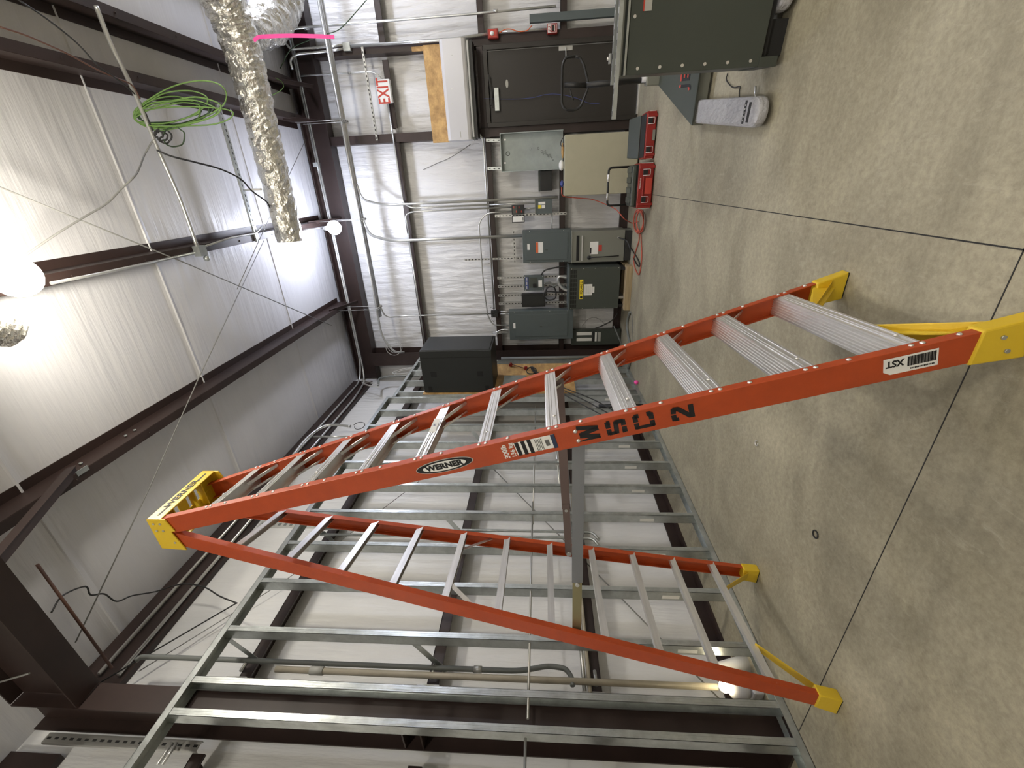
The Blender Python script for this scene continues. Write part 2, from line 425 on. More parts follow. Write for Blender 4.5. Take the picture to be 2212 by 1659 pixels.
# flange brace from the left purlin down to the rafter
g = thing('flange_brace', 'brown angle brace from the leftmost purlin down to the rafter', 'brace', (-1.88, 2.0, 4.9))
mb = MB(); mb.bar((-1.84, 2.42, 5.06), (-1.84, 1.45, 4.56), 0.006, 0.06); mb.bar((-1.87, 2.42, 5.035), (-1.87, 1.45, 4.535), 0.06, 0.006)
mb.build('angle', 'brown', g)
MB().box(-1.90, -1.86, 2.38, 2.47, 4.99, 4.996).build('clip_plate', 'galv', g)
for yy in (2.5, 2.9, 2.99): MB().tube([(-1.872, yy, 5.08), (-1.86, yy, 5.08)], 0.012, 8).build('bolt', 'galv', g)

# ================================================================== door
dg = bpy.data.objects.new('door_1', None); COL.objects.link(dg); struct(dg)
a0, a1, z0, z1 = 0.785, 1.672, 0.02, 2.17
MB().box(a0, a1, 7.46, 7.50, z0, z1).build('door_leaf', 'door', dg, 0.003)
mb = MB(); mb.box(a0 - 0.06, a0, 7.42, 7.56, 0, z1 + 0.06).box(a1, a1 + 0.06, 7.42, 7.56, 0, z1 + 0.06).box(a0, a1, 7.42, 7.56, z1 + 0.005, z1 + 0.065)
mb.build('door_frame', 'door', dg, 0.003)
MB().box(a1 - 0.012, a1 - 0.002, 7.452, 7.46, 0.02, z1).build('weatherstrip', 'wiregrey', dg)
MB().box(a0, a1, 7.40, 7.50, 0.0, 0.02).build('threshold', 'alu', dg)
mb = MB(); mb.box(0.93, 1.22, 7.40, 7.46, 2.03, 2.10); mb.build('door_closer', 'galv', dg, 0.004)
mb = MB(); mb.bar((0.98, 7.39, 2.13), (1.38, 7.40, 2.165), 0.02, 0.014); mb.bar((1.2, 7.39, 2.12), (1.0, 7.36, 2.15), 0.02, 0.014); mb.build('closer_arm', 'black', dg)
x0_, x1_, za, zb = rect(1207, 99, 1237, 109, 7.45); hz = (za + zb) / 2
MB().box(x0_, x1_, 7.448, 7.46, za, zb).build('lock_plate', 'strut', dg, 0.002)
MB().tube(bend([((x0_ + x1_) / 2, 7.45, hz), ((x0_ + x1_) / 2, 7.41, hz), ((x0_ + x1_) / 2 - 0.11, 7.41, hz - 0.005)], 0.012), 0.009, 8).build('door_handle', 'emt', dg)
mb = MB(); c_ = aY(1095, 181, 7.458); mb.poly([(c_.x + 0.052 * math.cos(t_ * math.pi / 12), 7.459, c_.z + 0.02 * math.sin(t_ * math.pi / 12)) for t_ in range(24)], (0, -0.002, 0)); mb.build('oval_sticker', 'lightgrey', dg)
# jambs: brown steel channels from the floor to the end-wall beam
def jamb(x, label):
    mb = MB(); mb.box(x - 0.06, x + 0.06, 7.47, 7.476, 0.0, 4.73).box(x - 0.06, x - 0.054, 7.476, Y1, 0.0, 4.73).box(x + 0.054, x + 0.06, 7.476, Y1, 0.0, 4.73)
    return tag(mb.build('door_jamb', 'brown'), label, 'jamb')
jamb(0.667, 'tall brown steel jamb left of the door, running up past the exit sign')
jamb(1.795, 'tall brown steel jamb right of the door with the fire alarms on it')
mb = MB(); mb.box(0.73, 1.73, 7.47, 7.60, 2.24, 2.33); tag(mb.build('door_header', 'brown'), 'brown steel header across the top of the door', 'header')

# ================================================================== metal stud partition
XS = -2.894; SD = 0.092; SF = 0.041
def stud_bm(mb, y, z0, z1, x=XS, flip=False, w=SF):
    t = 0.0022; a, b_ = (y - w, y)
    mb.box(x - t, x, a, b_, z0, z1); mb.box(x - SD, x - SD + t, a, b_, z0, z1)
    yw = b_ - t if flip else a
    mb.box(x - SD, x, yw, yw + t, z0, z1)
    ye = a if flip else b_ - t
    mb.box(x - 0.010, x - t, ye, ye + t, z0, z1); mb.box(x - SD, x - SD + 0.010, ye, ye + t, z0, z1)
    # two ribs rolled in the face
    for r_ in (0.3, 0.7): mb.box(x, x + 0.0012, a + w * r_ - 0.002, a + w * r_ + 0.002, z0, z1)
ORD = ['first', 'second', 'third', 'fourth', 'fifth', 'sixth', 'seventh', 'eighth', 'ninth', 'tenth', 'eleventh', 'twelfth', 'thirteenth', 'fourteenth', 'fifteenth']
ZT = 3.815
SY = [0.93, 1.355, 1.545, 1.90, 2.315, 2.72, 3.135, 3.545, 3.945, 4.355, 4.76, 5.165, 5.56]
for i, y in enumerate(SY):
    mb = MB(); stud_bm(mb, y, 0.004, ZT, flip=(i == 2))
    o = mb.build('metal_stud', 'galv'); tag(o, 'galvanized metal stud, %s from the near end of the partition' % ORD[i], 'stud', 'studs of the long partition')
    if i not in (0, 1):
        zz = 0.40; yl = y - SF if i != 2 else y - 0.002
        MB().box(XS - 0.075, XS - 0.04, yl - 0.0008, yl, zz, zz + 0.13).build('sticker', 'white', o)
def track(x, y0, y1, z, upw, label):
    mb = MB(); t = 0.0025; s_ = 1 if upw else -1; h = 0.045
    mb.box(x - SD - 0.003, x + 0.004, y0, y1, min(z, z + s_ * t), max(z, z + s_ * t))
    mb.box(x + 0.0015, x + 0.004, y0, y1, min(z, z + s_ * h), max(z, z + s_ * h)); mb.box(x - SD - 0.003, x - SD - 0.0005, y0, y1, min(z, z + s_ * h), max(z, z + s_ * h))
    return tag(mb.build('stud_track', 'galv'), label, 'track')
track(XS, 0.2, 5.57, 0.0015, True, 'galvanized floor track under the long stud partition')
track(XS, 0.2, 5.57, ZT + 0.003, False, 'galvanized top track over the long stud partition')
# bridging rod threaded through the studs
zr = 1.545; xr = XS - 0.035
for k, (ya, yb, nm) in enumerate(((5.3, 3.0, 'far'), (3.3, 1.40, 'middle'), (1.30, 0.3, 'near'))):
    o = MB().tube([(xr + 0.004 * k, ya, zr + 0.004 * k), (xr + 0.004 * k, yb, zr - 0.003)], 0.0085, 8).build('bridging_bar', 'strut')
    tag(o, nm + ' length of the thin bar threaded sideways through the metal studs', 'bar')
# clips from the studs back to the wall girts
for (z, ys) in ((3.73, (1.90, 3.135, 4.76)), (2.28, (1.90, 3.135, 4.76))):
    for y in ys:
        mb = MB(); mb.bar((XS - SD, y - 0.03, z + 0.10), (-3.31, y - 0.03, z - 0.10), 0.003, 0.05); mb.bar((XS - SD, y - 0.03, z + 0.18), (XS - SD, y - 0.03, z + 0.02), 0.05, 0.003)
        tag(mb.build('girt_clip', 'galv'), 'bent galvanized clip from the %s stud of the partition to the %s girt' % (ORD[SY.index(y)], 'highest' if z > 3 else 'middle'), 'clip', 'clips between studs and girts')
# shorter partition continuing to the back wall, behind the black cabinet
XS2 = XS - 0.02
for k, y in enumerate((5.78, 6.18, 6.59, 7.0)):
    mb = MB(); stud_bm(mb, y, 0.004, 3.74, x=XS2)
    tag(mb.build('metal_stud', 'galv'), 'galvanized stud behind the black cabinet, %s towards the corner' % ORD[k], 'stud', 'studs of the short partition')
track(XS2, 5.60, 7.25, 0.0015, True, 'galvanized floor track of the short partition behind the plywood')
track(XS2, 5.60, 7.25, 3.743, False, 'galvanized top track of the short partition above the black cabinet')

# ================================================================== step ladder
lad = thing('step_ladder', 'tall orange fiberglass step ladder standing open in the middle of the floor', 'ladder', (-1.45, 1.69, 0))
# z-dependent lines of the four rails: front edge x, outer face y
def FN(z): return V((-0.423 - 0.3085 * z, 1.255 + 0.070 * z, z))
def FF(z): return V((-0.463 - 0.3110 * z, 2.125 - 0.080 * z, z))
def RN(z): return V((-2.337 + 0.2385 * z, 1.257 + 0.070 * z, z))
def RF(z): return V((-2.427 + 0.2280 * z, 2.125 - 0.080 * z, z))
def chan(depth, fl_, web=0.006, t=0.006):
    # u: towards the rear (0 at the front edge), w: inwards
    return [(0, 0), (depth, 0), (depth, fl_), (depth - t, fl_), (depth - t, web), (t, web), (t, fl_), (0, fl_)]
DF, DR = 0.100, 0.088
mb = MB(); mb.extr(chan(DF, 0.034), FN(0.03), FN(3.375), (-1, 0, 0), (0, 1, 0)); rail_fn = mb.build('front_rail', 'orange', lad, 0.002)
mb = MB(); mb.extr(chan(DF, 0.034), FF(0.03), FF(3.375), (-1, 0, 0), (0, -1, 0)); rail_ff = mb.build('front_rail', 'orange', lad, 0.002)
mb = MB(); mb.extr(chan(DR, 0.030), RN(0.03), RN(3.33), (-1, 0, 0), (0, 1, 0)); mb.build('rear_rail', 'orange', lad, 0.002)
mb = MB(); mb.extr(chan(DR, 0.030), RF(0.03), RF(3.33), (-1, 0, 0), (0, -1, 0)); mb.build('rear_rail', 'orange', lad, 0.002)
def rivet(mb, p, n, r=0.008):
    p, n = V(p), V(n).normalized(); mb.tube([p, p + n * 0.002, p + n * 0.005], r, 8, True, [r, r * 0.95, r * 0.45])
nF = V((0.955, 0, 0.295))
for k in range(11):
    z = 0.300 + 0.2778 * k
    A = FN(z) + V((0, 0.036, 0)); B = FF(z + 0.003) - V((0, 0.036, 0))
    A0 = FN(z) + V((0, 0.008, 0)); B0 = FF(z + 0.003) - V((0, 0.008, 0))
    d = (B0 - A0).normalized()
    mb = MB()
    # tread with ribs, front lip, rear lip
    back = V((-1, 0, 0))
    prof = [(-0.002, 0), (-0.0174, -0.050), (-0.0134, -0.050), (0.001, -0.004), (0.083, -0.004), (0.083, -0.024), (0.086, -0.024), (0.086, 0.0)]
    n_r = 7
    top = []
    for i in range(n_r):
        u0 = 0.080 - i * 0.0115
        top += [(u0, 0), (u0 - 0.002, 0.0028), (u0 - 0.005, 0.0028), (u0 - 0.007, 0)]
    prof = prof + top
    # the tread is drawn with the lip tilted along the rail
    mb.extr(prof, A0 + V((-0.008, 0, 0)), B0 + V((-0.008, 0, 0)), back, (0, 0, 1))
    # lip ribs
    for dz_ in (0.012, 0.022, 0.040): mb.bar(A0 + V((-0.0055 + 0.3085 * dz_, 0.03, -dz_)), B0 + V((-0.0055 + 0.3085 * dz_, -0.03, -dz_)), 0.003, 0.002)
    for s_, E_ in ((1, FN(z)), (-1, FF(z + 0.003))):
        for dz in (-0.008, -0.036):
            p = (FN if s_ > 0 else FF)(z + dz); rivet(mb, p + V((0, 0.017 * s_, 0)), nF)
        p = (FN if s_ > 0 else FF)(z - 0.125); rivet(mb, p + V((0, 0.017 * s_, 0)), nF)
        rivet(mb, E_ + V((0.003, 0.11 * s_, -0.030)), nF, 0.007)
    st = mb.build('step', 'alu', lad)
    if k not in (0,):
        for s_, R_ in ((1, FN), (-1, FF)):
            mb = MB(); p = R_(z) + V((-0.035, 0.115 * s_, -0.010)); q = R_(z - 0.130) + V((-0.030, 0.008 * s_, 0)); mb.bar(p, q, 0.003, 0.022, (0, 1, 0)) if False else mb.bar(p, q, 0.022, 0.004)
            q2 = R_(z - 0.130) + V((-0.085, 0.008 * s_, 0)); p2 = R_(z) + V((-0.085, 0.10 * s_, -0.012)); mb.bar(p2, q2, 0.014, 0.003)
            mb.build('step_brace', 'alu', lad)
# spec sticker on one step
z = 0.300 + 0.2778 * 6; p = (FN(z) + FF(z)) / 2 + V((0.0045, 0.03, -0.020))
o = MB().box(p.x - 0.001, p.x + 0.003, p.y - 0.06, p.y + 0.06, p.z - 0.015, p.z + 0.015).build('step_sticker', 'white', lad)
text('HI', 0.02, p + V((0.0035, 0, 0)), (0, 1, 0), (0, 0, 1), 'blue', 'sticker_lettering', o, 0.0002)
# rear rungs
for k in range(11):
    z = 0.323 + 0.2685 * k
    A = RN(z) + V((-0.020, 0.006, 0)); B = RF(z) + V((-0.020, -0.006, 0)); mb = MB()
    mb.extr([(-0.016, -0.018), (0.016, -0.018), (0.016, 0.018), (0.013, 0.018), (0.013, -0.015), (-0.013, -0.015), (-0.013, 0.018), (-0.016, 0.018)], A, B, (-1, 0, 0), (0, 0, -1))
    mb.build('rear_rung', 'alu', lad)
for z, s_ in ((0.323 + 0.2685 * 6, 1), (0.323 + 0.2685 * 6, -1)):
    R_ = RN if s_ > 0 else RF; mb = MB(); mb.bar(R_(z) + V((-0.03, 0.12 * s_, -0.01)), R_(z - 0.17) + V((-0.03, 0.01 * s_, 0)), 0.003, 0.022)
    mb.build('rung_brace', 'alu', lad)
# spreaders
def spreader(F_, R_, s_, zf, zr_, off, m1, m2):
    p = F_(zf) + V((-0.05, off * s_, 0)); q = R_(zr_) + V((-0.04, off * s_, 0)); mid = p.lerp(q, 0.70)
    sp = MB().bar(p, mid, 0.004, 0.050).build('spreader', m1, lad)
    MB().bar(mid - (mid - p).normalized() * 0.04 + V((0, 0.004 * s_, 0)), q + V((0, 0.004 * s_, 0)), 0.004, 0.044).build('spreader_link', m2, sp)
    MB().tube([mid + V((-0.01, -0.01, 0)), mid + V((-0.01, 0.012, 0))], 0.010, 8).build('pivot', 'emt', sp); MB().tube([q + V((0, -0.012, 0)), q + V((0, 0.012, 0))], 0.016, 8).build('pivot', 'emt', sp)
spreader(FN, RN, 1, 1.290, 1.270, 0.040, 'strap', 'olive')
spreader(FF, RF, -1, 1.345, 1.275, 0.045, 'strap2', 'strap2')
# top cap: shell open below, with bracing inside
cap = MB(); cx0, cx1, cy0, cy1, cz = -1.645, -1.448, 1.478, 1.875, 3.415
cap.box(cx0, cx0 + 0.07, cy0, cy1, cz - 0.006, cz).box(cx1 - 0.06, cx1, cy0, cy1, cz - 0.006, cz)
cap.box(cx0 + 0.07, cx1 - 0.06, cy0, cy0 + 0.09, cz - 0.006, cz).box(cx0 + 0.07, cx1 - 0.06, cy1 - 0.09, cy1, cz - 0.006, cz).box(cx0 + 0.07, cx1 - 0.06, (cy0 + cy1) / 2 - 0.03, (cy0 + cy1) / 2 + 0.03, cz - 0.006, cz)
cap.box(cx1 - 0.006, cx1, cy0, cy1, cz - 0.075, cz)
cap.box(cx0, cx0 + 0.006, cy0, cy1, cz - 0.075, cz)
for s_ in (0, 1):
    y_ = cy0 if s_ == 0 else cy1 - 0.008
    cap.poly([(cx1, y_, cz), (cx1, y_, cz - 0.10), (-1.525, y_, cz - 0.125), (-1.53, y_, cz - 0.10), (cx0 - 0.01, y_, cz - 0.135), (cx0, y_, cz)], (0, 0.008, 0))
for y_ in (1.58, 1.72, 1.78): cap.box(cx0 + 0.03, cx1 - 0.01, y_, y_ + 0.008, cz - 0.05, cz - 0.006)
co = cap.build('top_cap', 'yellow', lad, 0.003)
text('WERNER', 0.045, ((cx1 + 0.0015), (cy0 + cy1) / 2, cz - 0.035), (0, 1, 0), (0, 0, 1), 'blacktext', 'cap_lettering', co, 0.0006, 0.0008, sx=1.2)
for (px_, pz_) in ((-1.475, cz - 0.03), (-1.475, cz - 0.065), (-1.52, cz - 0.03), (-1.52, cz - 0.065), (-1.60, cz - 0.095)): MB().tube([(px_, cy0, pz_), (px_, cy0 - 0.004, pz_)], 0.006, 8).build('rivet', 'alu', co)
mb = MB(); mb.box(cx1, cx1 + 0.001, cy0 + 0.03, cy0 + 0.10, cz - 0.045, cz - 0.036).box(cx1, cx1 + 0.001, cy1 - 0.10, cy1 - 0.03, cz - 0.045, cz - 0.036); mb.build('moulded_slot', 'blacktext', co)
# boots
def boot(R_, s_, dep, name, hz_=0.135):
    mb = MB(); a = R_(0.0); t_ = R_(hz_); o = 0.006
    c = []
    for (p, ex) in ((a, 0.012), (t_, 0.0)):
        for yy in (-o, 0.050):
            for xx in (o + ex * 0.3, -(dep + o + ex)):
                c.append((p.x + xx, p.y + yy * s_, p.z))
    c = [c[1], c[0], c[3], c[2], c[5], c[4], c[7], c[6]]
    if s_ < 0: c = [c[2], c[3], c[0], c[1], c[6], c[7], c[4], c[5]]
    mb.hexa(c)
    return mb.build(name, 'yellow', lad, 0.006)
for R_, s_ in ((FN, 1), (FF, -1)):
    bo = boot(R_, s_, DF, 'front_foot')
    q = R_(0.29) + V((-0.05, 0.27 * s_, -0.008)); p = R_(0.05) + V((-0.05, 0.05 * s_, 0))
    mb = MB(); mb.poly([p + V((0.04, 0, 0.02)), p + V((-0.045, 0, 0.02)), q + V((-0.035, 0, 0)), q + V((0.03, 0, 0))], (0, 0.010 * s_, 0.006))
    mb.poly([p + V((0, 0, 0.10)), p + V((0, 0, -0.0)), q + V((0, 0.03 * s_, 0.0)), q + V((0, -0.02 * s_, 0))], (0.008, 0, 0))
    mb.build('gusset', 'yellow', bo, 0.003)
    MB().box(R_(0).x - DF - 0.012, R_(0).x + 0.006, *sorted((R_(0).y - 0.005 * s_, R_(0).y + 0.05 * s_)), 0, 0.007).build('sole', 'black', bo)
    for (u, zz) in ((-0.03, 0.08), (-0.08, 0.055)): MB().tube([R_(zz) + V((u, -0.005 * s_, 0)), R_(zz) + V((u, -0.011 * s_, 0))], 0.007, 8).build('rivet', 'strut', bo)
for R_, s_ in ((RN, 1), (RF, -1)):
    bo = boot(R_, s_, DR, 'rear_foot', 0.11)
    q = R_(0.32) + V((-0.03, 0.20 * s_, -0.01)); p = R_(0.07) + V((-0.04, 0.045 * s_, 0))
    mb = MB(); mb.poly([p + V((0.028, 0, 0)), p + V((-0.028, 0, 0)), q + V((-0.022, 0, 0)), q + V((0.022, 0, 0))], (0, 0.010 * s_, 0.008)); mb.build('gusset', 'yellow', bo, 0.003)
    MB().box(R_(0).x - DR - 0.012, R_(0).x + 0.004, *sorted((R_(0).y - 0.005 * s_, R_(0).y + 0.05 * s_)), 0, 0.007).build('sole', 'black', bo)

# markings on the near front rail
nrm_face = V((0, -1, -0.07)).normalized()
e_dn = (FN(0) - FN(1)).normalized()                    # down the rail
e_fr = nrm_face.cross(e_dn) * -1.0
e_fr = e_fr if e_fr.x > 0 else -e_fr                   # across the rail, towards its front edge
def onrail(x, y):
    """point on the outer face of the near front rail seen at pixel x, y"""
    r = ray(x, y); t = (1.255 + 0.07 * H) / (r.y - 0.07 * r.z); return EYE + r * t
def rp(x, y, lift=0.0012): return onrail(x, y) + nrm_face * lift
def flat(mb, c, pts, lift=0.0):
    mb.poly([V(c) + e_dn * a + e_fr * b_ + nrm_face * lift for a, b_ in pts], nrm_face * 0.0008)
def mid(z, lift=0.0):                                   # mid line of the face at height z
    return FN(z) + V((-DF / 2, 0, 0)) + nrm_face * lift
c = mid(rp(960, 1009).z, 0.0006)
EL = [(math.cos(i * math.pi / 24), math.sin(i * math.pi / 24)) for i in range(48)]
mb = MB(); flat(mb, c, [(0.130 * a, 0.0315 * b_) for a, b_ in EL]); lo = mb.build('brand_oval', 'lightgrey', rail_fn)
mb = MB(); flat(mb, c, [(0.126 * a, 0.0285 * b_) for a, b_ in EL], 0.0009); mb.build('oval_ring', 'blacktext', lo)
mb = MB(); flat(mb, c, [(0.098 * a, 0.0225 * b_) for a, b_ in EL], 0.0018); mb.build('oval_field', 'white', lo)
text('WERNER', 0.036, c + nrm_face * 0.0036, e_dn, e_fr, 'blacktext', 'brand_lettering', lo, 0.0004, 0.0016, sx=1.14)
c = mid(rp(1092, 975).z, 0.0012); text('300lb', 0.030, c, e_fr, -e_dn, 'white', 'rating_lettering', rail_fn, 0.0004, 0.0006)
c = mid(rp(1107, 972).z, 0.0012); text('136 kg', 0.026, c, e_fr, -e_dn, 'white', 'rating_lettering', rail_fn, 0.0004, 0.0006)
c = mid(rp(1157, 960).z, 0.0004)
mb = MB(); flat(mb, c, [(-0.082, -0.032), (0.082, -0.032), (0.082, 0.032), (-0.082, 0.032)]); sl = mb.build('data_label', 'white', rail_fn)
mb = MB()
for a in (-0.070, -0.045, -0.020): flat(mb, c, [(a - 0.008, -0.032), (a + 0.007, -0.032), (a + 0.007, 0.032), (a - 0.008, 0.032)], 0.0009)
for i in range(12): flat(mb, c, [(0.040 , -0.014 + 0.0024 * i), (0.056, -0.014 + 0.0024 * i), (0.056, -0.0128 + 0.0024 * i), (0.040, -0.0128 + 0.0024 * i)], 0.0009)
for a in (0.002, 0.008, 0.014, 0.020, 0.026): flat(mb, c, [(a, -0.028), (a + 0.0018, -0.028), (a + 0.0018, 0.026), (a, 0.026)], 0.0009)
mb.build('label_print', 'blacktext', sl)
mb = MB(); flat(mb, c, [(0.066, -0.032), (0.082, -0.032), (0.082, 0.032), (0.066, 0.032)], 0.0009); mb.build('label_band', 'bluelabel', sl)
# stencilled letters, drawn as brush strokes with stencil gaps
def strokes(c, segs, wd, name):
    mb = MB()
    for (x0, y0, x1, y1) in segs:
        p = V((x0, y0, 0)); q = V((x1, y1, 0)); d = (q - p).normalized(); s = V((-d.y, d.x, 0)) * wd / 2
        quad = [p + s, p - s, q - s, q + s]
        mb.poly([V(c) + e_fr * k.x - e_dn * k.y for k in quad], nrm_face * 0.0006)
    return mb.build(name, 'blacktext', rail_fn)
hw, hh = 0.030, 0.034
zW, zS, zC, z2 = rp(1272, 938).z, rp(1331, 922).z, rp(1391, 909).z, rp(1474, 889).z
strokes(mid(zW, 0.0006), [(-0.034, 0.040, -0.022, -0.038), (-0.019, -0.038, -0.004, 0.036), (0.001, 0.036, 0.016, -0.038), (0.019, -0.038, 0.034, 0.040)], 0.0175, 'stencil_letter')
strokes(mid(zS, 0.0006), [(0.026, 0.018, 0.026, 0.030), (0.030, 0.028, 0.003, 0.028), (-0.002, 0.028, -0.027, 0.028), (-0.023, 0.030, -0.023, 0.002), (-0.027, 0.003, 0.026, -0.003), (0.023, 0.001, 0.023, -0.030), (0.028, -0.028, 0.003, -0.028), (-0.002, -0.028, -0.027, -0.028), (-0.023, -0.030, -0.023, -0.018)], 0.0175, 'stencil_letter')
strokes(mid(zC, 0.0006), [(0.028, 0.014, 0.028, 0.030), (0.031, 0.028, 0.003, 0.028), (-0.002, 0.028, -0.027, 0.028), (-0.024, 0.033, -0.024, -0.033), (-0.027, -0.028, -0.002, -0.028), (0.003, -0.028, 0.031, -0.028), (0.028, -0.030, 0.028, -0.014)], 0.0175, 'stencil_letter')
strokes(mid(z2, 0.0006), [(-0.024, 0.014, -0.024, 0.030), (-0.027, 0.029, -0.002, 0.030), (0.003, 0.030, 0.024, 0.027), (0.022, 0.030, 0.020, 0.010), (0.022, 0.014, -0.020, -0.026), (-0.026, -0.031, 0.028, -0.031)], 0.0175, 'stencil_letter')
for b_ in (0.022, -0.022):
    mb = MB(); rivet(mb, mid(1.300) + e_fr * b_, nrm_face, 0.009); mb.build('rivet', 'alu', rail_fn)
# size label low on the rail
c = mid(rp(1968, 778).z, 0.0004)
mb = MB(); flat(mb, c, [(-0.072, 0.030), (-0.072, -0.016), (-0.052, -0.030), (0.072, -0.030), (0.072, 0.030)]); sl = mb.build('size_label', 'white', rail_fn)
text('XST', 0.032, c - e_dn * 0.042 + e_fr * 0.010 + nrm_face * 0.0014, -e_dn, -e_fr, 'blacktext', 'size_lettering', sl, 0.0004, 0.0010, sx=0.85)
mb = MB()
for i in range(26):
    a = -0.008 + 0.0029 * i; wd = 0.0016 if i % 3 else 0.0022
    flat(mb, c, [(a, -0.010), (a + wd, -0.010), (a + wd, 0.024), (a, 0.024)], 0.0009)
for i in range(16): flat(mb, c, [(0.0 + 0.004 * i, -0.022), (0.0025 + 0.004 * i, -0.022), (0.0025 + 0.004 * i, -0.017), (0.0 + 0.004 * i, -0.017)], 0.0009)
mb.build('label_print', 'blacktext', sl)
# lamps
for i, (x, y, z, r, s_) in enumerate(LAMPS + LAMPS_FILL):
    if i == 0: lab = 'large glaring lamp bulb hanging beside the roof purlin, nearest to the camera'
    elif i == 1: lab = 'small glaring lamp bulb hanging in front of the back wall beam'
    else: lab = 'unseen lamp bulb added for fill light, %s' % ('behind the camera', 'to the right over the open floor', 'to the right near the back wall', 'to the right behind the camera')[i - 2]
    t = thing('hanging_lamp', lab, 'lamp', (x, y, z), 'temporary lamps under the roof')
    MB().sphere((x, y, z), r * s_, 20, 12).build('bulb', 'glow2' if i in (1, 4) else 'glow', t)
    mb = MB(); mb.tube([(x, y, z + r * s_ * 0.95), (x, y, z + r * s_ + 0.06)], 0.03, 10); mb.tube([(x, y, z + r * s_ + 0.05), (x, y, 5.19)], 0.006, 6); mb.build('socket', 'strut', t)

# ================================================================== equipment on the back wall
WY = 7.50       # plane of the girt faces
def prect(x0, y0, x1, y1, Y): return rect(x0, y0, x1, y1, Y)
def panel(name, label, cat, px, Yf, Yb, m_, bev=0.004):
    a, b_, c, d = prect(*px, Yf)
    t = thing(name, label, cat, ((a + b_) / 2, Yb, c))
    MB().box(a, b_, Yf + 0.003, Yb, c, d).build('enclosure', m_, t, bev)
    return t, a, b_, c, d
def dec(name, px, Yf, m_, parent, th=0.002):
    a, b_, c, d = prect(*px, Yf); return MB().box(a, b_, Yf - th, Yf + 0.0005, c, d).build(name, m_, parent)
def struts(name, label, p, q, wd=0.041, dp=0.021, facing=(0, -1, 0), n=None, group=None, parent=None, m_='strut', cat='strut'):
    """slotted channel from p to q"""
    p, q, f = V(p), V(q), V(facing); d = (q - p).normalized(); s_ = d.cross(f).normalized(); L_ = (q - p).length
    mb = MB(); mb.obox(p - s_ * wd / 2, d, s_, f, L_, wd, 0.002)
    mb.obox(p - s_ * wd / 2, d, s_, -f, L_, 0.0025, dp); mb.obox(p + s_ * (wd / 2 - 0.0025), d, s_, -f, L_, 0.0025, dp)
    o = mb.build(name, m_, parent)
    if parent is None: tag(o, label, cat, group)
    k = n or max(2, int(L_ / 0.055)); sl = MB()
    for i in range(k):
        c_ = p + d * (L_ * (i + 0.5) / k); sl.obox(c_ - d * 0.014 - s_ * 0.007 + f * 0.002, d, s_, f, 0.028, 0.014, 0.0006)
    so = sl.build('slots', 'slot', o); so['kind'] = 'stuff'
    return o
def screws(parent, pts, r=0.006, n=(0, -1, 0), m_='alu'):
    for p in pts: MB().tube([V(p), V(p) + V(n) * 0.004], r, 8).build('screw', m_, parent)

# panel board with danger label
PY = 7.30
t, a, b_, c, d = panel('breaker_panel', 'grey breaker panel with red danger label, mounted over the open steel enclosure', 'panel', (1129, 497, 1233, 567), PY, 7.50, 'grey')
dr = MB().box(a + 0.045, b_ - 0.045, PY - 0.006, PY, c + 0.05, d - 0.04).build('door', 'grey', t, 0.003)
dec('danger_label', (1157.5, 523, 1173, 546), PY - 0.006, 'white', dr); dec('danger_stripe', (1157.5, 523.5, 1162.5, 546), PY - 0.008, 'orangelabel', dr)
dec('name_strip', (1139, 527, 1144, 540), PY - 0.006, 'white', dr)
MB().box((a + b_) / 2 - 0.06, (a + b_) / 2 - 0.04, PY - 0.012, PY - 0.006, (c + d) / 2 - 0.02, (c + d) / 2 + 0.02).build('latch', 'grey3', dr)
screws(t, [(x, PY, z) for x in (a + 0.015, b_ - 0.015) for z in (c + 0.12, d - 0.12)])
# lower enclosure
EY = 7.16
t, a, b_, c, d = panel('safety_enclosure', 'olive grey steel box with an open slot, standing below the danger label panel', 'enclosure', (1235, 498, 1349, 566), EY, 7.50, 'grey2', 0.006)
MB().box(a - 0.006, b_ + 0.006, EY - 0.008, 7.50, d - 0.012, d + 0.004).build('lid', 'grey2', t, 0.003)
dec('open_slot', (1245, 509, 1251, 563), EY, 'deepblack', t); dec('slot_lip', (1256, 509, 1259, 563), EY, 'lightgrey', t, 0.012)
dec('rating_label', (1274.5, 522, 1292, 549), EY, 'white', t); dec('warning_label', (1293, 529, 1300, 543), EY, 'redlabel', t); dec('label_stripe', (1274.5, 535, 1277.5, 548), EY - 0.002, 'blacktext', t)
hp = aY(1272, 556, EY); MB().sphere((hp.x, EY - 0.02, hp.z), 0.032, 14, 8, (1, 0.6, 1)).build('handle_hub', 'black', t)
q = aY(1336, 552, EY); MB().tube([(hp.x, EY - 0.03, hp.z), (q.x, EY - 0.03, q.z)], 0.008, 8).build('handle_rod', 'black', t)
q1 = aY(1336, 513, EY); q2 = aY(1366, 545, EY - 0.35); MB().tube(smooth([(q1.x, EY, q1.z), (q1.x - 0.05, EY - 0.12, q1.z - 0.12), (q2.x, EY - 0.25, 0.05)]), 0.010, 8).build('prop_rod', 'wire', t)
MB().tube([(q1.x, EY + 0.002, q1.z), (q1.x, EY - 0.01, q1.z)], 0.018, 8).build('rod_boss', 'strut', t)
mb = MB(); mb.box(a + 0.02, b_ - 0.02, EY - 0.02, 7.4, 0.0, c - 0.004); mb.build('plinth', 'wire', t)
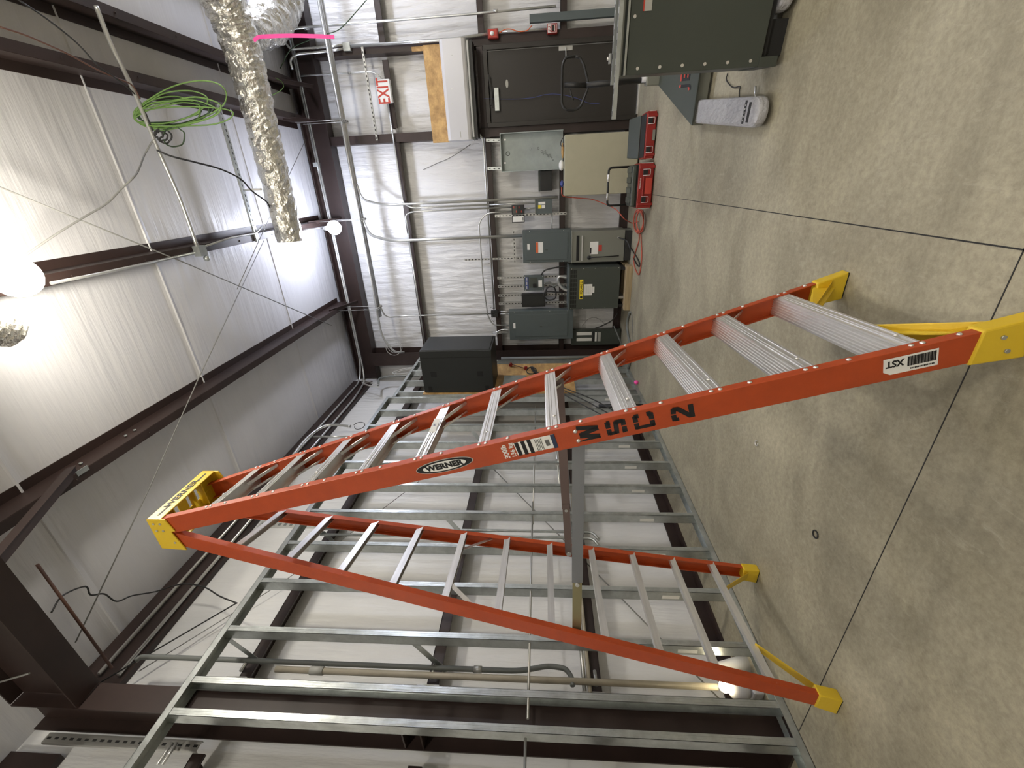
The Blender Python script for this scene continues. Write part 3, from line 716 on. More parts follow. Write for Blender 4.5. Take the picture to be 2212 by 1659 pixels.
# dry transformer
TY = 6.95
t, a, b_, c, d = panel('dry_transformer', 'grey floor transformer with a yellow nameplate and louvred top', 'transformer', (1230, 578, 1338, 667), TY, 7.42, 'grey3', 0.003)
MB().box(a - 0.012, b_ + 0.012, TY - 0.015, 7.44, d - 0.006, d + 0.018).build('roof_panel', 'grey', t, 0.002)
lz1 = aY(1231.5, 620, TY).z; lz0 = aY(1245, 620, TY).z
n_c = 9; wcol = (b_ - a - 0.04) / n_c
mb = MB()
for i in range(n_c):
    for j in range(6):
        zz = lz0 + (lz1 - lz0) * j / 6; mb.box(a + 0.02 + wcol * i + 0.006, a + 0.02 + wcol * (i + 1) - 0.010, TY - 0.001, TY + 0.003, zz, zz + (lz1 - lz0) / 6 * 0.62)
mb.build('louvres', 'deepblack', t)['kind'] = 'stuff'
sq = dec('brand_plate', (1252, 604, 1259.5, 646), TY, 'yellowlabel', t)
pa, pb_, pc, pd = prect(1252, 604, 1259.5, 646, TY)
text('SQUARE D', (pd - pc) * 0.80, ((pa + pb_) / 2 + 0.03, TY - 0.0025, (pc + pd) / 2), (1, 0, 0), (0, 0, 1), 'blacktext', 'brand_lettering', sq, 0.0003, 0.0012, sx=1.0)
mb = MB(); mb.box(pa + 0.012, pa + 0.048, TY - 0.0032, TY - 0.002, pc + 0.008, pd - 0.008); mb.build('brand_square', 'blacktext', sq)
dec('data_sheet', (1261, 614, 1279, 638), TY, 'white', t); dec('data_sheet', (1279.5, 619, 1284, 632), TY, 'white', t)
mb = MB()
for k in range(7):
    u = aY(1263 + 2.2 * k, 626, TY); mb.box(u.x - 0.07, u.x + 0.07, TY - 0.0028, TY - 0.002, u.z - 0.002, u.z + 0.002)
mb.build('sheet_print', 'lightgrey', t)['kind'] = 'stuff'
screws(t, [(x, TY + 0.003, c + 0.03 + (d - c - 0.06) * k / 4) for x in (a + 0.012, b_ - 0.012) for k in range(5)], 0.005)
for x in (a + 0.02, b_ - 0.06): MB().box(x, x + 0.04, TY + 0.03, 7.40, 0.10, c + 0.003).build('foot_channel', 'slot', t)
MB().box((a + b_) / 2 - 0.18, (a + b_) / 2 - 0.14, TY + 0.01, 7.40, 0.10, c + 0.003).build('foot_channel', 'strut', t)
tw = a, b_
mb = MB(); mb.box(a - 0.02, b_ + 0.02, 6.86, 7.02, 0.0, 0.10); tag(mb.build('timber_block', 'wood', None, 0.006), 'long square timber on the floor under the front of the grey transformer', 'timber')
mb = MB(); mb.box(a, b_, 7.28, 7.42, 0.0, 0.10); tag(mb.build('timber_block', 'wood'), 'timber under the rear of the grey transformer against the wall', 'timber')
# disconnect with blue header
QY = 7.36
t, a, b_, c, d = panel('motor_controller', 'grey control box with blue header strip, fixed on upright slotted channels', 'control box', (1131.6, 596, 1175, 628), QY, 7.47, 'grey', 0.004)
dec('blue_strip', (1135, 599, 1141.5, 625), QY, 'blue', t)
mb = MB()
for k in range(3): u = aY(1138, 603 + 9 * k, QY); mb.box(u.x - 0.025, u.x + 0.025, QY - 0.003, QY - 0.002, u.z - 0.008, u.z + 0.008)
mb.build('strip_print', 'lightgrey', t)['kind'] = 'stuff'
dec('recess', (1145, 600, 1161, 621), QY, 'grey3', t); dec('knob', (1151.5, 613, 1158.5, 620.5), QY - 0.002, 'black', t, 0.02)
dec('warning_label', (1163, 605.5, 1171, 619.5), QY, 'white', t)
screws(t, [(x, QY + 0.003, z) for x in (a + 0.015, b_ - 0.015) for z in (c + 0.02, d - 0.02)])
for k, y_ in enumerate((601, 619.5)):
    p1 = aY(1068 + 2 * k, y_, 7.48); p2 = aY(1222, y_ - 3 * (k), 7.48)
    struts('slotted_channel', 'upright slotted channel %s behind the control box with blue strip' % ('right' if k == 0 else 'left'), (p1.x, 7.485, 2.22), (p1.x - 0.005, 7.485, 1.0), group='upright channels')
# black breaker interior
t, a, b_, c, d = panel('load_centre', 'small black load centre with a vertical breaker slot, left of the control box', 'load centre', (1127, 635, 1178, 663), 7.38, 7.47, 'black', 0.003)
dec('breaker_row', (1138, 647, 1167, 651.5), 7.38, 'grey3', t); dec('label', (1171, 646, 1175, 651), 7.38, 'white', t)
dec('cover', (1131, 638, 1176, 660), 7.382, 'blackcab', t, 0.006)
for k, y_ in enumerate((638.5, 656.5)):
    p1 = aY(1075 + 2 * k, y_, 7.48)
    struts('slotted_channel', 'upright slotted channel %s behind the black load centre' % ('right' if k == 0 else 'left'), (p1.x, 7.485, 2.22), (p1.x - 0.005, 7.485, 1.0), group='upright channels')
# big panel
BY = 7.30
t, a, b_, c, d = panel('breaker_panel', 'largest grey breaker panel, plain door with a small white strip, left of the transformer', 'panel', (1100, 671, 1238, 733), BY, 7.47, 'grey')
dr = MB().box(a + 0.06, b_ - 0.06, BY - 0.006, BY, c + 0.10, d - 0.10).build('door', 'grey', t, 0.003)
dec('name_strip', (1109, 698, 1113.5, 709.5), BY - 0.006, 'white', dr)
MB().box((a + b_) / 2 - 0.03, (a + b_) / 2 - 0.01, BY - 0.012, BY - 0.006, (c + d) / 2 - 0.02, (c + d) / 2 + 0.02).build('latch', 'grey3', dr)
screws(t, [(b_ - 0.015, BY + 0.003, c + 0.1 + (d - c - 0.2) * k / 3) for k in range(4)])
# small sub-panel below
t, a, b_, c, d = panel('sub_panel', 'open dark grey sub panel with two white label strips, low beside the corner column', 'panel', (1234, 712, 1340, 745), 7.44, 7.52, 'grey3', 0.003)
dec('label_column', (1245.5, 717.5, 1278, 724), 7.44, 'white', t); dec('label_column', (1245.5, 730, 1278, 736.5), 7.44, 'white', t)
dec('data_label', (1285, 718, 1289, 737), 7.44, 'white', t); dec('data_label', (1291, 718, 1297.5, 737), 7.44, 'lightgrey', t)
dec('breaker_gap', (1280, 716, 1283.5, 738), 7.44, 'slot', t)
# disconnect switch box right
t, a, b_, c, d = panel('disconnect_box', 'small grey disconnect box with a yellow and white label below the time clock', 'electrical box', (1156, 431, 1193, 461.5), 7.36, 7.47, 'grey', 0.003)
MB().box(a, b_, 7.35, 7.47, d - 0.006, d + 0.004).build('lid', 'grey2', t)
dec('label', (1163, 436, 1178, 442), 7.36, 'white', t); dec('label', (1170, 443, 1177.5, 450), 7.36, 'white', t); dec('label', (1162.5, 443, 1169, 450.5), 7.36, 'yellowlabel', t)
struts('slotted_channel', 'upright slotted channel behind the disconnect box and time clock', (a - 0.015, 7.49, 2.2), (a - 0.02, 7.49, aY(1224, 459, 7.49).z), group='upright channels')
# time clock with its door hanging open
t, a, b_, c, d = panel('time_clock', 'black faced time clock box with its white lined lid hanging open', 'time clock', (1105, 443, 1132.5, 463.5), 7.37, 7.47, 'black', 0.002)
dec('dial_face', (1108, 445, 1117, 461), 7.37, 'grey3', t); dec('dial_face', (1120, 445, 1131, 461), 7.37, 'blackcab', t)
mb = MB()
for k in range(4):
    u = aY(1110 + 5.5 * k, 448 + (k % 2) * 9, 7.366); mb.box(u.x - 0.015, u.x + 0.015, 7.362, 7.366, u.z - 0.006, u.z + 0.006)
mb.build('dial_print', 'redlabel', t)['kind'] = 'stuff'
la, lb, lc, ld = prect(1106, 465.5, 1133, 481, 7.38); lo = MB().box(la, lb, 7.38, 7.40, lc, ld).build('lid', 'black', t, 0.004)
MB().box(la + 0.012, lb - 0.012, 7.377, 7.38, lc + 0.012, ld - 0.012).build('lid_chart', 'white', lo); MB().box(la + 0.03, lb - 0.03, 7.376, 7.377, lc + 0.018, lc + 0.03).build('chart_mark', 'blacktext', lo)
# short bars from the time clock group
for k, (px_, nm) in enumerate(((1112, 'upper'), (1132, 'middle'), (1160, 'lower'), (1191, 'lowest'))):
    p = aY(px_, 434, 7.44)
    MB_ = MB(); MB_.box(p.x - 0.012, p.x + 0.03, 7.43, 7.46, p.z - 0.012, p.z + 0.012)
    tag(MB_.build('pipe_clamp', 'emt'), nm + ' clamp on the long conduit that runs down beside the time clock', 'clamp')
# open metal trough with handwriting
t, a, b_, c, d = panel('wiring_trough', 'pale galvanized open wiring trough with pencil notes, left of the door', 'trough', (1084, 287, 1216, 367), 7.44, 7.46, 'trough', 0.0)
mb = MB(); mb.box(a - 0.012, a, 7.33, 7.46, c, d).box(b_, b_ + 0.012, 7.33, 7.46, c, d); 
MB().box(a - 0.012, b_ + 0.012, 7.33, 7.46, d, d + 0.012).build('top_lip', 'trough', t)
MB().box(a - 0.012, a, 7.33, 7.46, c, d).build('side_lip', 'trough', t); MB().box(b_, b_ + 0.012, 7.33, 7.46, c, d).build('side_lip', 'trough', t)
for (x, y) in ((1091, 302), (1091, 352)): p = aY(x, y, 7.44); MB().tube([(p.x, 7.44, p.z), (p.x, 7.436, p.z)], 0.014, 10).build('screw', 'alu', t)
p = aY(1097, 332, 7.44); mb = MB(); mb.tube([(p.x + 0.028 * math.cos(k * math.pi / 8), 7.438, p.z + 0.028 * math.sin(k * math.pi / 8)) for k in range(17)], 0.004, 6); mb.build('knockout', 'grey3', t)
dia = V((0.80, 0, 0.60)); dup_ = V((-0.60, 0, 0.80))
for (x, y, s_) in ((1147, 322, 'C'), (1163, 320, 'O'), (1172, 329, 'NO'), (1182, 333, '24VDC'), (1191, 340, '4 wire')):
    p = aY(x, y, 7.4385); text(s_, 0.045, p, dia, dup_, 'blacktext', 'handwriting', t, 0.0003, -0.0006)
struts('slotted_channel', 'short slotted channel above the right edge of the open trough', *[(aY(x, 303, 7.46).x, 7.46, aY(x, 303, 7.46).z) for x in (1050, 1083)], n=3, group='short channels over the trough', m_='galv')
struts('slotted_channel', 'short slotted channel above the left edge of the open trough', *[(aY(x, 364, 7.46).x, 7.46, aY(x, 364, 7.46).z) for x in (1053, 1083)], n=3, group='short channels over the trough', m_='galv')
# black speaker like box on shelf
a, b_, c, d = prect(1167, 369, 1193, 412, 7.44)
t = thing('black_box', 'black rectangular box fixed to the wall under the pale open trough', 'box', ((a + b_) / 2, 7.66, c)); MB().box(a, b_, 7.44, 7.67, c, d).build('case', 'black', t, 0.004)
MB().box(a - 0.008, b_ + 0.008, 7.47, 7.67, d + 0.002, d + 0.03).build('top_flange', 'grey3', t)
# beige cabinet on the floor
CY = 7.02
a, b_, c, d = prect(1219, 287, 1374, 420, CY); c = 0.0
t = thing('beige_cabinet', 'large beige metal cabinet on the floor between the door and the coiled cord', 'cabinet', ((a + b_) / 2, 7.2, 0))
MB().box(a, b_, CY + 0.012, 7.36, 0.02, d - 0.004).build('body', 'beige', t, 0.003)
MB().box(a + 0.004, b_ - 0.006, CY, CY + 0.012, 0.03, d - 0.008).build('front_panel', 'beige', t, 0.003)
MB().box(a + 0.03, b_ - 0.03, CY + 0.06, 7.34, 0.0, 0.02).build('plinth', 'slot', t)
MB().box(b_, b_ + 0.004, CY + 0.06, 7.30, 0.12, d - 0.10).build('side_recess', 'grey2', t)
cb = (a, b_, d)
def lump(name, label, cat, x, y, z, r, sc, m_):
    return tag(MB().sphere((x, y, z + r * sc[2]), r, 14, 10, sc).build(name, m_), label, cat)
lump('rag', 'crumpled white rag on top of the beige cabinet', 'rag', a + (b_ - a) * 0.52, CY + 0.10, d, 0.055, (1.3, 0.9, 0.7), 'white')
lump('glove', 'tan work glove heap on top of the beige cabinet beside the white rag', 'glove', a + (b_ - a) * 0.76, CY + 0.10, d, 0.06, (1.7, 0.8, 0.35), 'ply')
lump('tape_roll', 'small blue roll on the left end of the beige cabinet top', 'tape roll', a + 0.17, CY + 0.08, d, 0.035, (1.3, 0.9, 0.8), 'blue')
o = MB().tube(smooth([(a + 0.62, CY + 0.08, d + 0.012), (a + 0.70, CY + 0.12, d + 0.05), (a + 0.77, CY + 0.08, d + 0.02), (a + 0.70, CY + 0.04, d + 0.012), (a + 0.62, CY + 0.10, d + 0.03)]), 0.006, 6).build('cable_scrap', 'wire'); tag(o, 'loop of black cable scrap on top of the beige cabinet', 'cable')
# air curtain over the door
AY = 7.12
a, b_, c, d = prect(956, 82, 1012, 303, AY)
t = thing('wall_air_conditioner', 'long white wall air conditioner mounted on plywood over the door', 'air conditioner', ((a + b_) / 2, 7.42, c))
prof = [(0.0, 0.03), (0.02, 0.0), (0.02, -0.0), (0.30, 0.0), (0.30, 0.34), (0.06, 0.34), (0.012, 0.31), (0.0, 0.26)]
hgt = d - c
mb = MB(); mb.extr([(u, w_ * hgt / 0.34) for u, w_ in [(0.0, 0.05), (0.015, 0.02), (0.04, 0.0), (0.30, 0.0), (0.30, 0.34), (0.07, 0.34), (0.02, 0.325), (0.0, 0.29)]], (a, AY, c), (b_, AY, c), (0, 1, 0), (0, 0, 1)); mb.build('case', 'acwhite', t)
MB().box(a + 0.01, b_ - 0.01, AY + 0.03, 7.42, c - 0.045, c).build('outlet_frame', 'grey3', t)
MB().box(a + 0.03, b_ - 0.03, AY + 0.022, AY + 0.032, c - 0.034, c - 0.010).build('outlet_flap', 'lightgrey', t, 0.002)
MB().box(a + 0.02, b_ - 0.02, AY + 0.04, 7.40, c - 0.085, c - 0.045).build('louvre', 'black', t)
dec('status_label', (994, 284, 996, 297), AY + 0.0005, 'lightgrey', t)
for k in range(3): p = aY(976, 119 + 32 * k + (40 if k else 0), AY); MB().sphere((p.x, AY, p.z), 0.006, 8, 6).build('indicator', 'white', t)
a2, b2, c2, d2 = prect(924, 95, 975, 308, 7.43)
tag(MB().box(a2, b2, 7.43, 7.465, c2 - 0.25, d2).build('plywood_backer', 'ply'), 'plywood backing board behind the white air conditioner', 'plywood')
a2, b2, c2, d2 = prect(889, 100, 925, 110, 7.44)
tag(MB().box(a2, b2, 7.44, 7.465, c2, d2).build('wood_strip', 'ply'), 'short pine strip standing on the right end of the plywood backer', 'strip')
# exit sign
XY = 7.38
a, b_, c, d = prect(813.5, 170.5, 844, 222.5, XY)
t = thing('exit_sign', 'white exit sign with red lettering between the door jambs', 'exit sign', ((a + b_) / 2, 7.47, c)); bo = MB().box(a, b_, XY, 7.46, c, d).build('housing', 'white', t, 0.012)
text('EXIT', 0.245, ((a + b_) / 2, XY - 0.002, (c + d) / 2), (1, 0, 0), (0, 0, 1), 'redlabel', 'exit_lettering', bo, 0.001, 0.003, sx=0.66)
# fire alarm devices
a, b_, c, d = prect(1053, 61, 1076, 83, 7.38)
t = thing('fire_alarm_strobe', 'red fire alarm strobe on the right door jamb', 'fire alarm', ((a + b_) / 2, 7.46, c)); MB().box(a, b_, 7.385, 7.46, c, d).build('body', 'red', t, 0.008)
p = ((a + b_) / 2, 7.38, (c + d) / 2 + 0.01); MB().sphere(p, 0.028, 12, 8, (1, 0.7, 1.1)).build('strobe_lens', 'white', t); MB().box(p[0] - 0.045, p[0] + 0.045, 7.378, 7.385, c + 0.02, d - 0.02).build('faceplate', 'redlabel', t)
a, b_, c, d = prect(1182, 49.5, 1204, 72, 7.39)
t = thing('fire_pull_station', 'red fire alarm pull station with white lettering, lower on the right door jamb', 'fire alarm', ((a + b_) / 2, 7.46, c)); bo = MB().box(a, b_, 7.395, 7.46, c, d).build('body', 'red', t, 0.006)
mb = MB()
for (u0, u1, w0, w1) in ((0.10, 0.90, 0.90, 0.93), (0.10, 0.90, 0.07, 0.10), (0.10, 0.13, 0.1, 0.9), (0.87, 0.90, 0.1, 0.9), (0.2, 0.8, 0.22, 0.27), (0.2, 0.8, 0.60, 0.64)):
    mb.box(a + (b_ - a) * u0, a + (b_ - a) * u1, 7.392, 7.396, c + (d - c) * w0, c + (d - c) * w1)
mb.build('printed_border', 'white', bo)['kind'] = 'stuff'
text('FIRE', 0.05, ((a + b_) / 2, 7.393, c + (d - c) * 0.77), (1, 0, 0), (0, 0, 1), 'white', 'pull_lettering', bo, 0.0004, 0.0006)
MB().box(a + (b_ - a) * 0.25, a + (b_ - a) * 0.75, 7.375, 7.395, c + (d - c) * 0.34, c + (d - c) * 0.52).build('pull_handle', 'black', bo)
# square duct beside the jamb
p0 = aY(1144, 48, 7.42); p1 = aY(1322, 22, 7.42)
struts('raceway', '', p0, p1, parent=None) if False else tag(MB().box(1.93, 2.02, 7.38, 7.45, 0.3, p0.z).build('raceway', 'grey'), 'grey square raceway running down the right side of the door jamb', 'raceway')
pipe('orange_wires', 'loose orange wires between the fire alarm strobe and the raceway', 'wire', [aY(x, y, 7.40) for x, y in ((1078, 72), (1090, 64), (1104, 63), (1120, 68), (1138, 66), (1149, 55))], 0.006, 'orangelabel', curve=True)

# ------------------------------------------------------------------ conduits on the back wall
def wp(pts, Y): return [aY(x, y, Y) for x, y in pts]
CL = 'conduit'
def vert(px, Y, zs=None):  # pixel point list -> straightened vertical pipe
    P = wp(px, Y); x = sum(p.x for p in P) / len(P); return [V((x, Y, P[0].z)), V((x, Y, P[-1].z))]
o = pipe('emt_conduit', 'conduit dropping down the wall right of the fire alarm strobe', CL, wp([(612, 0), (622, 40), (625, 63)], 7.32) + [aY(660, 59, 7.40)] + wp([(1021, 30), (1202, 13)], 7.44), 0.016, couplings=())
for px_ in ((662, 62), (1071, 25)): p = aY(px_[0], px_[1] - 1, 7.41 if px_[0] < 800 else 7.44); MB().tube([p + V((0, 0, 0.03)), p - V((0, 0, 0.03))], 0.022, 10).build('coupling', 'emt', o)
tag(MB().box(2.22, 2.34, 7.40, 7.52, aY(1218, 8, 7.4).z - 0.05, aY(1205, 8, 7.4).z + 0.04).build('junction_box', 'galv'), 'grey junction box at the foot of the conduit right of the door', 'junction box')
o = pipe('emt_conduit', 'conduit on the right jamb from the square box down to the strobe', CL, [aY(758, 100, 7.42), aY(955, 87, 7.42), aY(1052, 74, 7.42)], 0.02)
pipe('emt_conduit', 'short conduit from the strobe down to the pull station', CL, vert([(1077, 71), (1182, 62)], 7.43), 0.012)
a, b_, c, d = prect(740, 91, 756, 110, 7.40)
t = thing('junction_box', 'square galvanized junction box on the right jamb near the beam', 'junction box', ((a + b_) / 2, 7.47, c)); MB().box(a, b_, 7.40, 7.465, c, d).build('box_body', 'galv', t, 0.002); screws(t, [(a + 0.02, 7.40, c + 0.02), (b_ - 0.02, 7.40, d - 0.02)], 0.005)
pipe('emt_conduit', 'bent conduit entering the square box from the right', CL, wp([(604, 60), (616, 92), (628, 107)], 7.30) + wp([(690, 103), (742, 97)], 7.42), 0.016, rb=0.15)
pipe('emt_conduit', 'bent conduit entering the square box from the left', CL, wp([(632, 150), (626, 130), (640, 117)], 7.30) + wp([(700, 112), (742, 105)], 7.42), 0.016, rb=0.15)
o = pipe('emt_conduit', 'thin conduit feeding the exit sign', CL, wp([(650, 164), (700, 161), (795, 155), (812, 158), (826, 172)], 7.42), 0.011, rb=0.12)
p = aY(755, 157.5, 7.42); MB().tube([p + V((0, 0, 0.02)), p - V((0, 0, 0.02))], 0.016, 10).build('coupling', 'emt', o)
# horizontal strut between jambs
zz = (aY(780.7, 97, 7.40).z + aY(814, 303, 7.40).z) / 2
struts('slotted_channel', 'thin horizontal channel crossing between the jambs above the exit sign', (aY(780.7, 97, 7.40).x, 7.41, zz), (aY(814, 303, 7.40).x, 7.41, zz), wd=0.03, group=None)
# trapeze-hung rack of conduits in front of the beam
RY = 7.12; zR = 4.33
for k, (dy, dz, r_) in enumerate(((-0.07, 0.0, 0.019), (-0.015, 0.004, 0.024), (0.05, 0.0, 0.024))):
    nm = ('front', 'middle', 'rear')[k]
    if k == 0:  path = [(3.2, RY + dy, zR), (-2.45, RY + dy, zR), (-2.75, RY + dy, zR - 0.18), (-2.82, RY + 0.1, zR - 0.30)]
    elif k == 1: path = [(3.2, RY + dy, zR + dz), (-0.36, RY + dy, zR + dz), (-0.62, RY + dy + 0.02, zR - 0.10), (-0.64, 7.40, zR - 0.20), (-0.64, 7.43, 2.0)]
    else: path = [(3.2, RY + dy, zR + dz), (-2.1, RY + dy, zR + dz)]
    if k == 1: path = [(3.2, RY + dy, zR + dz), (-2.1, RY + dy, zR + dz)]
    tag(MB().tube(bend(path, 0.2), r_, 10).build('emt_conduit', 'emt'), nm + ' long conduit of the hanging rack crossing below the back wall beam', CL)
for k, y_ in enumerate((260, 474, 665)):
    xx = aY((755, 785, 812)[k], y_, RY).x
    t = thing('pipe_hanger', '%s trapeze hanger holding the conduit rack below the beam' % ('right', 'middle', 'left')[k], 'hanger', (xx, RY, zR - 0.03), 'trapeze hangers of the conduit rack')
    struts('cross_channel', '', (xx, RY - 0.15, zR - 0.028), (xx, RY + 0.13, zR - 0.028), facing=(0, 0, -1), n=4, parent=t)
    for yy in (RY - 0.12, RY + 0.11): MB().tube([(xx, yy, zR - 0.05), (xx, yy, 5.0)], 0.005, 6).build('threaded_rod', 'strut', t)
# pair of conduits along the beam
for k, (Yk, zk, x1) in enumerate(((7.395, 5.00, -2.95), (7.36, 4.955, -3.05))):
    zk2 = zk - 0.0
    pipe('emt_conduit', ('upper', 'lower')[k] + ' of the two conduits along the top beam, turning the corner onto the left wall', CL, [V((3.2, Yk, zk)), V((x1 - 0.15, Yk, zk2)), V((-3.41, 7.2, zk2 - 0.05 * k)), V((-3.41, 6.6, 5.0 - 0.17 * k)), V((-3.41, 1.80, 5.0 - 0.17 * k))], 0.016, rb=0.35)
for (x, y) in ((618, 62), (684, 356)):
    p = aY(x, y, 7.37); tag(MB().box(p.x - 0.03, p.x + 0.03, 7.33, 7.42, p.z - 0.04, p.z + 0.04).build('conduit_fitting', 'galv'), 'small galvanized fitting on the beam conduits, %s' % ('right of the foil duct' if y < 100 else 'above the far lamp'), 'fitting')
# along the high girt to the right of the panel drops
zg = aY(864, 385, 7.44).z
pg = aY(840, 224, 7.44)
pipe('emt_conduit', 'conduit running from the exit sign along the high girt, then down to the time clock', CL, [V((pg.x, 7.44, zg + 0.02)), V((aY(874, 440, 7.44).x, 7.44, zg + 0.005))] + vert([(890, 449), (1061, 442)], 7.44)[0:1] + [V((aY(1061, 442, 7.44).x, 7.44, aY(1105, 440, 7.44).z))], 0.014, rb=0.12)
px1 = vert([(790, 446), (1061, 432), (1205, 425)], 7.42); px1[1].x = px1[0].x
pipe('emt_conduit', 'long conduit bending off the hanging rack and down past the time clock', CL, [V((px1[0].x + 0.33, RY + 0.02, zR - 0.02)), V((px1[0].x + 0.10, RY + 0.05, zR - 0.05)), V((px1[0].x, 7.40, zR - 0.32)), px1[1]], 0.019, rb=0.2)
v = vert([(900, 457), (1058, 450), (1105, 447)], 7.44)
pipe('emt_conduit', 'conduit from the girt conduit down into the time clock top', CL, [V((aY(880, 508, 7.44).x, 7.44, zg - 0.02)), V((v[0].x - 0.04, 7.44, zg + 0.0)), V((v[0].x, 7.44, zg - 0.14)), v[1]], 0.013, rb=0.1)
pipe('emt_conduit', 'conduit from the high girt down toward the breaker panel, left of the time clock drop', CL, [V((aY(870, 505, 7.44).x, 7.44, zg - 0.0)), V((-2.78, 7.44, zg - 0.02))], 0.013)
v = vert([(830, 522), (984, 515), (1128, 507)], 7.42)
o = pipe('emt_conduit', 'thick conduit bending off the hanging rack down into the danger label panel', CL, [V((v[0].x + 0.38, RY + 0.0, zR - 0.02)), V((v[0].x + 0.13, RY + 0.05, zR - 0.06)), V((v[0].x, 7.36, zR - 0.36)), V((v[0].x, 7.40, 3.6)), v[1]], 0.024, rb=0.25)
v = vert([(984, 518), (1050, 514), (1128, 512)], 7.45)
pipe('emt_conduit', 'thin conduit beside the thick one entering the danger label panel', CL, [v[0], v[1]], 0.010)
v = vert([(850, 684), (1065, 676)], 7.44)
pipe('emt_conduit', 'conduit from the rack down to the open junction box beside the mid girt', CL, [V((v[0].x + 0.30, RY + 0.05, zR - 0.02)), V((v[0].x + 0.03, 7.25, zR - 0.05)), V((v[0].x, 7.42, zR - 0.25)), V((v[0].x, 7.44, zR - 0.45)), v[1]], 0.012, rb=0.15)
# loop conduit: from the biggest panel across and down to the disconnect
zt = aY(1037, 520, 7.45).z
pipe('emt_conduit', 'thin conduit looping from the largest panel across to the disconnect box drop', CL, [aY(1100, 703, 7.45), aY(1064, 702, 7.45), V((aY(1052, 682, 7.45).x, 7.45, zt - 0.04)), V((aY(1046, 610, 7.45).x, 7.45, zt)), V((aY(1036, 480, 7.45).x, 7.45, zt)), aY(1052, 460, 7.45), aY(1105, 457, 7.45)], 0.012, rb=0.22)
zm = aY(1050, 400, 7.46).z
pipe('emt_conduit', 'conduit running sideways along the middle girt behind the panel drops', CL, [aY(1030, 284, 7.46), V((aY(1042, 300, 7.46).x, 7.46, zm)), V((aY(1068, 668, 7.46).x, 7.46, zm))], 0.016, rb=0.12)
for k, (x, y0_, x1_) in enumerate(((1133, 443, 1156),)):
    pipe('emt_conduit', 'short conduit joining the time clock to the disconnect box', CL, vert([(1133, 450), (1156, 450)], 7.43), 0.012)
pipe('emt_conduit', 'conduit entering the top of the disconnect box', CL, [V((aY(1156, 438, 7.43).x, 7.43, zm - 0.05)), V((aY(1156, 438, 7.43).x, 7.43, aY(1156, 438, 7.43).z))], 0.013)
zc = (aY(1192, 480, 7.43).z)
pipe('emt_conduit', 'short horizontal conduit between the disconnect box and the danger label panel', CL, [V((aY(1190, 462, 7.43).x, 7.43, zc)), V((aY(1192, 496, 7.43).x, 7.43, zc))], 0.010)
# strut ladder above the danger label panel
p = aY(1110, 498, 7.47); q = aY(1112, 568, 7.47)
struts('slotted_channel', 'horizontal slotted channel above the danger label panel', (p.x, 7.47, (p.z + q.z) / 2), (q.x, 7.47, (p.z + q.z) / 2))
p = aY(1003, 562, 7.47); q = aY(1130, 557, 7.47)
struts('slotted_channel', 'vertical channel standing above the left side of the danger label panel', (p.x, 7.49, p.z), (p.x, 7.49, q.z), wd=0.03)
# messy junction box
p = aY(1068, 678, 7.42)
t = thing('open_junction_box', 'open black junction box with loose leads above the largest panel', 'junction box', (p.x, 7.46, p.z)); MB().box(p.x - 0.06, p.x + 0.06, 7.41, 7.48, p.z - 0.06, p.z + 0.06).build('box_body', 'wire', t)
for k in range(5):
    an = k * 1.25; MB().tube(smooth([p, p + V((0.10 * math.cos(an), -0.05, 0.08 * math.sin(an))), p + V((0.15 * math.cos(an + 0.4), -0.03, 0.14 * math.sin(an + 0.5)))]), 0.004, 5).build('lead', 'wire', t)
for k, y_ in enumerate((673, 678)):
    P = wp([(1080, y_), (1101, y_)], 7.44); pipe('emt_conduit', ('right', 'left')[k] + ' short nipple from the open junction box to the largest panel', CL, [P[0], P[1]], 0.011)
pipe('emt_conduit', 'small curved conduit between the black cabinet and the largest panel', CL, wp([(1073, 724), (1076, 716), (1086, 712), (1098, 712)], 7.43), 0.012, curve=True)
for k, y_ in enumerate((717, 720)):
    pipe('emt_conduit', ('right', 'left')[k] + ' conduit stub at the top left of the largest panel', CL, wp([(1062, y_), (1099, y_ - 1)], 7.44), 0.008)
# flexible black cables near transformer
pipe('flexible_cable', 'black cable curving from the control box to the enclosure above the transformer', 'cable', wp([(1169, 594), (1176, 585), (1190, 580), (1215, 576), (1232, 574)], 7.34), 0.012, 'wire', curve=True)
pipe('flexible_cable', 'black flexible conduit looping from the load centre down to the transformer', 'cable', wp([(1178, 640), (1182, 622), (1196, 620), (1201, 634), (1198, 645), (1184, 648), (1176, 640), (1180, 630), (1215, 632)], 7.38), 0.013, 'wire', curve=True)
pipe('flexible_cable', 'grey whip cable hanging between the control box and the transformer top', 'cable', wp([(1176, 612), (1188, 610), (1196, 618), (1206, 616), (1222, 622)], 7.38), 0.014, 'greypipe', curve=True)
pipe('flexible_cable', 'shiny bent flexible conduit standing on the transformer top', 'cable', wp([(1224, 600), (1208, 598), (1206, 610), (1214, 622), (1225, 628)], 7.15), 0.022, 'emt', curve=True)
pipe('flexible_cable', 'black cable curving from the low sub panel to the base of the wall', 'cable', wp([(1286, 709), (1302, 703), (1322, 692), (1335, 676)], 7.36), 0.011, 'wire', curve=True)
pipe('flexible_cable', 'thin wire arching over the low sub panel', 'cable', wp([(1258, 704), (1270, 690), (1285, 686), (1298, 692), (1306, 700)], 7.42), 0.005, 'wiregrey', curve=True)
pipe('flexible_cable', 'grey flexible conduit lying on the floor from the timber toward the ladder', 'cable', [aZ(x, y, 0.02) for x, y in ((1361, 674), (1356, 690), (1355, 710), (1359, 735), (1362, 752), (1361, 780), (1355, 798), (1345, 803), (1340, 790))], 0.02, 'greypipe', curve=True)
